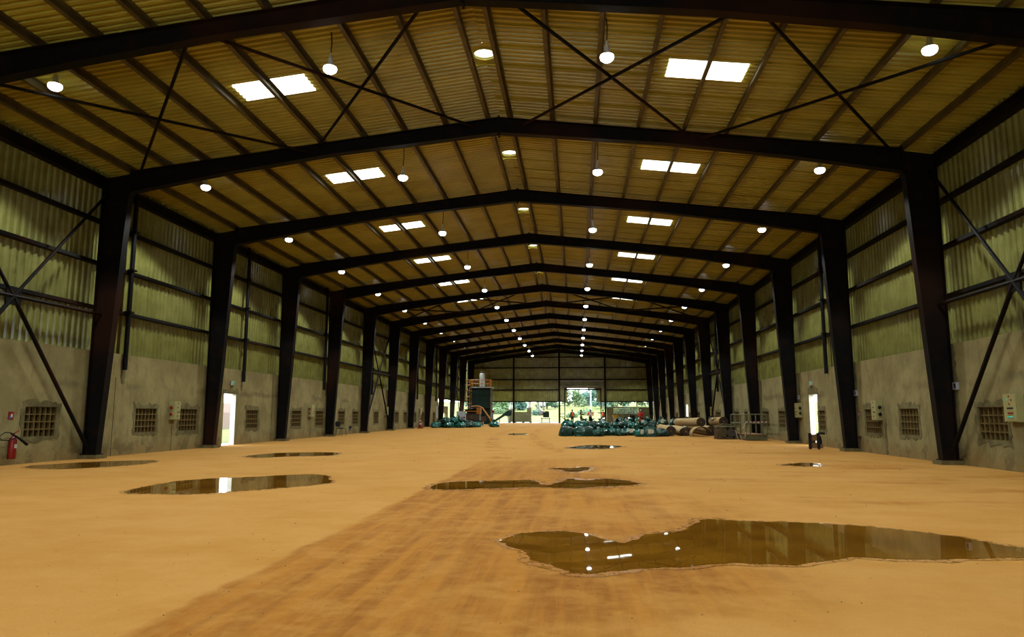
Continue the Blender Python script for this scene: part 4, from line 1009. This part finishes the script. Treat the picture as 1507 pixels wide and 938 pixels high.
MB().lohi((0, -.5, -.75), (.03, .4, .6)).build('board_face', M_WHITE, t); MB().lohi((0, -.5, .62), (.04, .4, .74)).build('board_header', M_RED, t)

# bins beyond the pile
def bin_(x, y, m, label):
    t = empty('plastic_bin', (x, y, zf(y)), 0, label, 'bin', 'plastic bins behind the pile')
    MB().add([(sx * (.2 if z < .5 else .3), sy * (.2 if z < .5 else .3), z) for z in (0, 1.0) for sx, sy in ((-1, -1), (1, -1), (1, 1), (-1, 1))], [(0, 3, 2, 1), (0, 1, 5, 4), (1, 2, 6, 5), (2, 3, 7, 6), (3, 0, 4, 7), (4, 5, 6, 7)]).build('bin_body', m, t)
    MB().lohi((-.34, -.34, 1.0), (.34, .34, 1.1)).build('lid', m, t); MB().lohi((-.1, -.31, .55), (.1, -.27, .75)).build('label_plate', M_WHITE, t)
bin_(7.2, 92.5, M_YELLOW, 'yellow plastic bin in front of the block wall'); bin_(9.3, 93., M_DKGREEN, 'dark green bin in front of the block wall')
t = empty('fire_cabinet', (6.0, 96.9, zf(97)), 0, 'red box on the post right of the far doorway', 'cabinet')
MB().lohi((-.12, -.1, .45), (.12, .05, 1.2)).build('body', M_RED, t); MB().lohi((-.08, -.1, .0), (.08, .0, .45)).build('stand', M_WHITE, t)

# ------------------------------------------------------------------ people
def skin(name, pts, edges, rad, m, parent, sub=1):
    me = bpy.data.meshes.new(name); me.from_pydata(pts, edges, []); me.materials.append(m)
    o = put(bpy.data.objects.new(name, me), parent)
    md = o.modifiers.new('skin', 'SKIN'); md.use_smooth_shade = True
    sv = me.skin_vertices[0].data if me.skin_vertices else None
    if sv is None:
        bm = bmesh.new(); bm.from_mesh(me); bm.verts.layers.skin.verify(); bm.to_mesh(me); bm.free(); sv = me.skin_vertices[0].data
    for i, r in enumerate(rad):
        sv[i].radius = (r, r) if not isinstance(r, tuple) else r; sv[i].use_root = (i == 0)
    if sub: o.modifiers.new('sub', 'SUBSURF').levels = sub; o.modifiers['sub'].render_levels = sub
    return o
def person(x, y, rz, label, jacket, trousers, arms, cap=None, vest=None, z0=None):
    """arms: two lists of (elbow, wrist, hand) offsets from the shoulders"""
    t = empty('person', (x, y, zf(y) if z0 is None else z0), rz, label, 'person', 'people by the far doorway')
    P = [(0, 0, .95), (0, 0, 1.15), (0, -.01, 1.38), (0, 0, 1.49), (0, -.01, 1.60), (0, -.015, 1.70)]
    E_ = [(0, 1), (1, 2), (2, 3), (3, 4), (4, 5)]; R_ = [(.15, .11), (.14, .10), (.15, .10), .055, .09, .07]
    for sx in (-1, 1):
        n = len(P); P += [(sx * .1, 0, .88), (sx * .11, -.01, .5), (sx * .11, .02, .09), (sx * .12, -.12, .05)]; E_ += [(0, n), (n, n + 1), (n + 1, n + 2), (n + 2, n + 3)]; R_ += [.10, .065, .045, .04]
        a = arms[0 if sx < 0 else 1]; s0 = Vector((sx * .19, 0, 1.42)); n = len(P)
        P += [tuple(s0)] + [tuple(s0 + Vector(q)) for q in a]; E_ += [(2, n), (n, n + 1), (n + 1, n + 2), (n + 2, n + 3)]; R_ += [.065, .05, .036, .04]
    skin('body', P, E_, R_, M_SKIN, t)
    jp = [(0, 0, .92), (0, 0, 1.15), (0, -.01, 1.37), (0, 0, 1.46)]; je = [(0, 1), (1, 2), (2, 3)]; jr = [(.185, .14), (.175, .13), (.19, .13), (.09, .08)]
    for sx in (-1, 1):
        a = arms[0 if sx < 0 else 1]; s0 = Vector((sx * .19, 0, 1.42)); n = len(jp)
        jp += [tuple(s0)] + [tuple(s0 + Vector(q)) for q in a[:2]]; je += [(2, n), (n, n + 1), (n + 1, n + 2)]; jr += [.09, .07, .055]
    skin('jacket', jp, je, jr, jacket, t)
    if vest: skin('vest', [(0, 0, .96), (0, 0, 1.15), (0, -.01, 1.36), (0, 0, 1.42)], [(0, 1), (1, 2), (2, 3)], [(.2, .155), (.195, .15), (.205, .15), (.14, .11)], vest, t)
    tp_ = [(0, 0, .95), ]; te = []; tr = [(.175, .135)]
    for sx in (-1, 1):
        n = len(tp_); tp_ += [(sx * .1, 0, .85), (sx * .11, -.01, .5), (sx * .11, .02, .12)]; te += [(0, n), (n, n + 1), (n + 1, n + 2)]; tr += [.12, .085, .075]
    skin('trousers', tp_, te, tr, trousers, t)
    for sx in (-1, 1): MB().lohi((sx * .12 - .05, -.2, 0), (sx * .12 + .05, .09, .1)).build('boot', M_BLACK, t)
    MB().lathe([(.105, 1.65), (.115, 1.67), (.105, 1.74), (.06, 1.79), (.001, 1.80)], 14).build('cap', cap or M_BLACK, t, (0, -.012, 0), smooth=True)
    for sx in (-1, 1):
        MB().lathe([(.001, -.012), (.012, 0), (.001, .012)], 8, (sx * .035, -.095, 1.625), 'y').build('eye', M_WHITE, t)
    MB().add([(-.015, -.09, 1.58), (.015, -.09, 1.58), (0, -.125, 1.585), (0, -.095, 1.63)], [(0, 1, 2), (0, 2, 3), (1, 3, 2)]).build('nose', M_SKIN, t)
    return t
M_HIVIS = mat('orange_hivis', (.95, .12, .03), .5); M_HIYEL = mat('yellow_hivis', (.62, .70, .04), .5); M_DKCLOTH = mat('dark_cloth', (.015, .015, .02), .85)
M_REDSUIT = mat('red_coverall', (.48, .015, .02), .7); M_PALECLOTH = mat('pale_cloth', (.55, .55, .6), .8)
dn = [(-.04, 0, -.28), (-.03, -.08, -.52), (-.03, -.1, -.62)]; mir = lambda a: [(-x, y, z) for x, y, z in a]
hip = [(-.22, .05, -.24), (-.06, -.05, -.42), (.0, -.08, -.44)]
fwd = [(-.02, -.1, -.27), (.05, -.3, -.22), (.06, -.38, -.2)]
point = [(-.26, -.03, -.06), (-.5, -.06, .0), (-.6, -.07, .01)]
YP = 91.
person(1.75, YP, .5, 'person in dark clothes with an orange vest, leftmost at the doorway', M_DKCLOTH, M_DKCLOTH, (dn, mir(fwd)), None, M_HIVIS)
person(2.85, YP + .5, 1.2, 'person in a yellow vest turned to the right', M_DKCLOTH, M_DKCLOTH, (fwd, mir(fwd)), None, M_HIYEL)
person(4.0, YP, 0., 'person with hands on hips in an orange jacket', M_HIVIS, M_DKCLOTH, (hip, mir(hip)), None, M_PALECLOTH)
person(5.6, YP + .3, -.5, 'person in dark clothes and orange vest stretching an arm out', M_DKCLOTH, M_DKCLOTH, (point, mir(dn)), None, M_HIVIS)
person(10.35, YP + 1., 0., 'person in a red coverall before the block wall', M_REDSUIT, M_REDSUIT, (hip, mir(dn)), M_WHITE)

# ------------------------------------------------------------------ outside
def gh(x, y):
    h = .23 + max(0., y - 112) * .045
    return h + .5 * mnoise.noise(Vector((x * .03, y * .03, 0))) * min(1, max(0, (y - 112) / 20))
M_GRASS = mat('meadow_grass', (.085, .125, .033), .95, (.14, .135, .06), .18, world_co=True, spec=.05)
M_APRON = mat('pale_concrete_apron', (.2, .19, .18), .9, (.17, .16, .14), .8, world_co=True, spec=.1)
mb = MB(); xs = [-90 + 6 * i for i in range(31)]; ys = [112 + 5 * i for i in range(24)]
for y in ys:
    for x in xs: mb.v.append((x, y, gh(x, y)))
nx_ = len(xs)
for j in range(len(ys) - 1):
    for i in range(nx_ - 1): mb.f.append((j * nx_ + i, j * nx_ + i + 1, (j + 1) * nx_ + i + 1, (j + 1) * nx_ + i))
tag(mb.build('ground', M_GRASS), 'bright grassy slope beyond the end wall', kind='structure')
tag(MB().lohi((-30, YE + .25, 0), (30, 112, .23)).build('concrete_apron', M_APRON), 'pale concrete apron outside the end wall', kind='structure')
for sd in (-1, 1):
    mb = MB(); mb.add([(sd * 12.72, -60, -.02), (sd * 90, -60, -.02), (sd * 90, 112, .2), (sd * 12.72, 112, .2)], [(0, 1, 2, 3)])
    tag(mb.build('side_ground', M_GRASS), 'grass strip outside the %s wall' % ('left' if sd < 0 else 'right'), kind='structure')
M_EARTH = mat('red_earth', (.085, .045, .034), .95, (.07, .05, .034), .5, world_co=True)
mb = MB(); prof = [(-26, 0), (-28, 1.5), (-31, 2.4), (-36, 2.6)]; yy = list(range(20, 100, 8))
for y in yy: mb.v += [(x + 1.2 * mnoise.noise(Vector((y * .1, x, 0))), y, z) for x, z in prof]
for j in range(len(yy) - 1):
    for i in range(3): mb.f.append((4 * j + i, 4 * j + i + 1, 4 * j + 5 + i, 4 * j + 4 + i))
tag(mb.build('earth_bank', M_EARTH), 'red earth bank seen through the left doorway', kind='structure')
# trees and bushes
M_LEAF = [mat('leaf_green_a', (.045, .10, .05), .7, (.03, .07, .036), .4), mat('leaf_green_b', (.065, .12, .042), .7, (.042, .082, .03), .4), mat('leaf_blue_green', (.045, .11, .082), .7, (.03, .078, .058), .4)]
M_BARK = mat('bark', (.2, .16, .11), .9)
def crown(rnd, n, blobs, s):
    mb = MB()
    for k in range(n):
        c, r = rnd.choice(blobs); d = Vector((rnd.gauss(0, 1), rnd.gauss(0, 1), rnd.gauss(0, 1))).normalized() * r * rnd.random() ** .35
        p = Vector(c) + Vector((d.x, d.y, d.z * .8)); u = Vector((rnd.gauss(0, 1), rnd.gauss(0, 1), rnd.gauss(0, .6))).normalized(); v = u.orthogonal().normalized(); a = s * (.6 + rnd.random() * .8)
        mb.add([p - u * a, p - v * a * .5, p + u * a, p + v * a * .5], [(0, 1, 2, 3)])
    return mb
def tree(x, y, h, label, seed, n=1100):
    rnd = random.Random(seed); t = empty('tree', (x, y, gh(x, y) if y > 112 else 0.), 0, label, 'tree', 'trees beyond the hall')
    MB().tube([(0, 0, -.2), (.1, 0, h * .35), (-.05, .1, h * .7)], [.22, .16, .08], 7).build('trunk', M_BARK, t)
    blobs = [((rnd.uniform(-.42, .42) * h, rnd.uniform(-.25, .25) * h, h * rnd.uniform(.12, .78)), h * rnd.uniform(.18, .28)) for _ in range(12)]
    tag(crown(rnd, n, blobs, .34).build('crown', M_LEAF[seed % 3], t, fixn=False), kind='stuff')
TW = [(-16, 172, 5.2), (-11, 164, 4.6), (-4.5, 168, 5.), (2.0, 176, 5.), (8.2, 166, 6.), (12, 172, 6.5), (17, 178, 5.5), (-22, 172, 5), (24, 172, 5), (-13, 150, 3), (5, 182, 4.6), (30, 178, 5)]
TL = ['leafy tree at the far left of the slope', 'blue-green tree left of the silver duct', 'tree behind the silver arched duct', 'hazy tree at the left of the tall doorway', 'loose-crowned tree in the right half of the tall doorway', 'tall tree behind the right side of the doorway',
      'tree above the block wall', 'outermost leafy tree on the left', 'tree above the right end of the block wall', 'low bushy tree left of the dryer', 'tree in the middle of the tall doorway', 'outermost leafy tree on the right']
for i, ((x, y, h), l) in enumerate(zip(TW, TL)): tree(x, y, h, l, 40 + i)
tree(26, 40, 6., 'green tree seen through the right doorway', 61, 900); tree(-31, 52, 7, 'green tree above the bank through the left doorway', 62, 700)
tree(-22, 88, 6, 'tree outside the open far left bays', 63, 700); tree(24, 78, 6, 'tree outside the far right doorway', 64, 600)
for i, (x, y, s) in enumerate([(-13, 140, 1.6), (-5, 134, 1.3), (4, 138, 1.5), (9, 130, 1.3), (12, 140, 2), (-9, 128, 1.1), (1.5, 126, 1.), (17, 134, 1.8)]):
    t = empty('bush', (x, y, gh(x, y)), 0, ['round bush at the left of the slope', 'bush behind the dryer duct', 'bush in the middle of the doorway view', 'bush at the right of the doorway view', 'large bush above the block wall', 'low bush beyond the dryer', 'small bush just left in the doorway', 'large bush at the right end of the slope'][i], 'bush', 'bushes on the slope')
    rnd = random.Random(i); tag(crown(rnd, 350, [((0, 0, .4 * s), s * .7), ((.6 * s, .1, .3 * s), s * .5), ((-.5 * s, 0, .3 * s), s * .5)], .2).build('foliage', M_LEAF[(i + 1) % 3], t, fixn=False), kind='stuff')
    MB().tube([(0, 0, -.1), (0, 0, .4 * s)], .05, 5).build('stem', M_BARK, t)
t = empty('utility_pole', (5.1, 140, gh(5, 140)), 0, 'white utility pole standing in the doorway view', 'pole')
MB().tube([(0, 0, -.3), (0, 0, 5.4)], .13, 8).build('shaft', M_GREYPANEL, t); MB().box((0, 0, 5.1), (1.2, .08, .1)).build('crossarm', M_GREYPANEL, t)

# yard plant outside the end wall
za = .23
t = empty('dryer_unit', (-5.3, 103., za), 0, 'olive concrete dryer with silver arched duct outside', 'machine')
MB().lohi((-1.3, 0, .12), (1.15, 1.2, 1.55)).build('body', M_BRICK, t); MB().lohi((.55, 0, 1.55), (1.15, 1.2, 2.1)).build('raised_end', M_BRICK, t)
MB().lohi((-2.2, .1, .12), (-1.3, 1.1, 1.9)).build('inlet_block', M_BRICK, t)
MB().lathe([(.36, 2.1), (.36, 2.2), (.22, 2.62)], 16).build('hood', M_WHITETANK, t, (.85, .6, 0)); MB().lathe([(.36, 1.9), (.36, 2.05), (.2, 2.5)], 16).build('hood', M_WHITETANK, t, (-1.75, .6, 0))
MB().tube([(-1.75, .6, 2.45), (-1.75, .6, 4.6)], .19, 12).build('stack', M_SILVER, t, smooth=True)
ar = [(.85, .6, 2.55), (.87, .6, 2.9), (1.05, .6, 3.12), (1.4, .6, 3.2), (1.9, .6, 3.12), (2.15, .6, 2.85), (2.2, .6, 2.3), (2.25, .6, 1.95), (2.5, .6, 1.65), (2.85, .6, 1.5)]
MB().tube(ar, .2, 14).build('arched_duct', M_SILVER, t, smooth=True)
for x in (-2.0, -1.2, .0, 1.05): MB().lohi((x - .15, .1, 0), (x + .15, 1.1, .13)).build('foot', M_BLACK, t)
t = empty('blower_unit', (-2.1, 103., za), 0, 'dark green blower on a stand outside the end wall', 'machine')
MB().lohi((-.35, 0, .75), (.5, .9, 1.5)).build('motor_housing', M_DKGREEN, t); MB().lathe([(.05, -.1), (.3, -.1), (.3, .25), (.05, .25)], 18, axis='y').build('fan_scroll', M_GREYPANEL, t, (-.6, .3, 1.45))
MB().lathe([(.05, -.04), (.12, -.04), (.12, .04), (.05, .04)], 12, axis='y').build('red_flange', M_RED, t, (-.4, -.1, 1.15)); MB().lohi((-.1, .05, 1.5), (.45, .8, 1.65)).build('belt_guard', M_RUST, t)
MB().lohi((-.3, .2, 1.5), (-.2, .4, 2.35)).build('support', M_BLACK, t); MB().lathe([(.1, 2.3), (.34, 2.45), (.34, 3.9)], 16).build('cyclone', M_SILVER, t, (-.4, .4, 0))
for x in (-.55, .55): MB().lohi((x - .04, .1, 0), (x + .04, .8, .75)).build('leg', M_BLACK, t)
MB().lohi((-.65, .1, .55), (.65, .8, .63)).build('frame_bar', M_BLACK, t); MB().lohi((-.9, .1, 0), (.75, .8, .05)).build('base_rail', M_BLACK, t)
t = empty('inclined_conveyor', (-8.2, 101.5, za), 0, 'dark green inclined conveyor leading to the dryer', 'conveyor')
MB().add([(-1.3, 0, .25), (-1.1, 0, .05), (.35, 0, .95), (1.35, 0, 1.0), (1.45, 0, 1.75), (.75, 0, 1.7), (-.2, 0, .95)] + [(-1.3, .7, .25), (-1.1, .7, .05), (.35, .7, .95), (1.35, .7, 1.0), (1.45, .7, 1.75), (.75, .7, 1.7), (-.2, .7, .95)],
         [tuple(range(7)), tuple(range(7, 14))[::-1]] + [(k, (k + 1) % 7, 7 + (k + 1) % 7, 7 + k) for k in range(7)]).build('trough', M_DKGREEN, t)
for x in (-.4, .9): MB().tube([(x, .1, 0), (x + .1, .1, .9)], .05, 6).build('leg', M_GREYPANEL, t); MB().tube([(x, .6, 0), (x + .1, .6, .9)], .05, 6).build('leg', M_GREYPANEL, t)

# loose grit on the floor: uncountable
rnd = random.Random(3); mb = MB()
for k in range(420):
    y = 4 + 40 * rnd.random() ** 2; x = rnd.uniform(-9, 9) * min(1, .25 + y / 25) + 1.5; r_ = rnd.uniform(.25, 1.) * (.004 + .0007 * y); z = zf(y)
    if abs(x) > 11.5: continue
    mb.add([(x - r_, y, z), (x, y - r_, z), (x + r_, y, z), (x, y + r_, z), (x, y, z + r_)], [(0, 1, 4), (1, 2, 4), (2, 3, 4), (3, 0, 4)])
tag(mb.build('grit', M_RUST, fixn=False), 'small dark grit scattered over the floor', 'grit', kind='stuff')
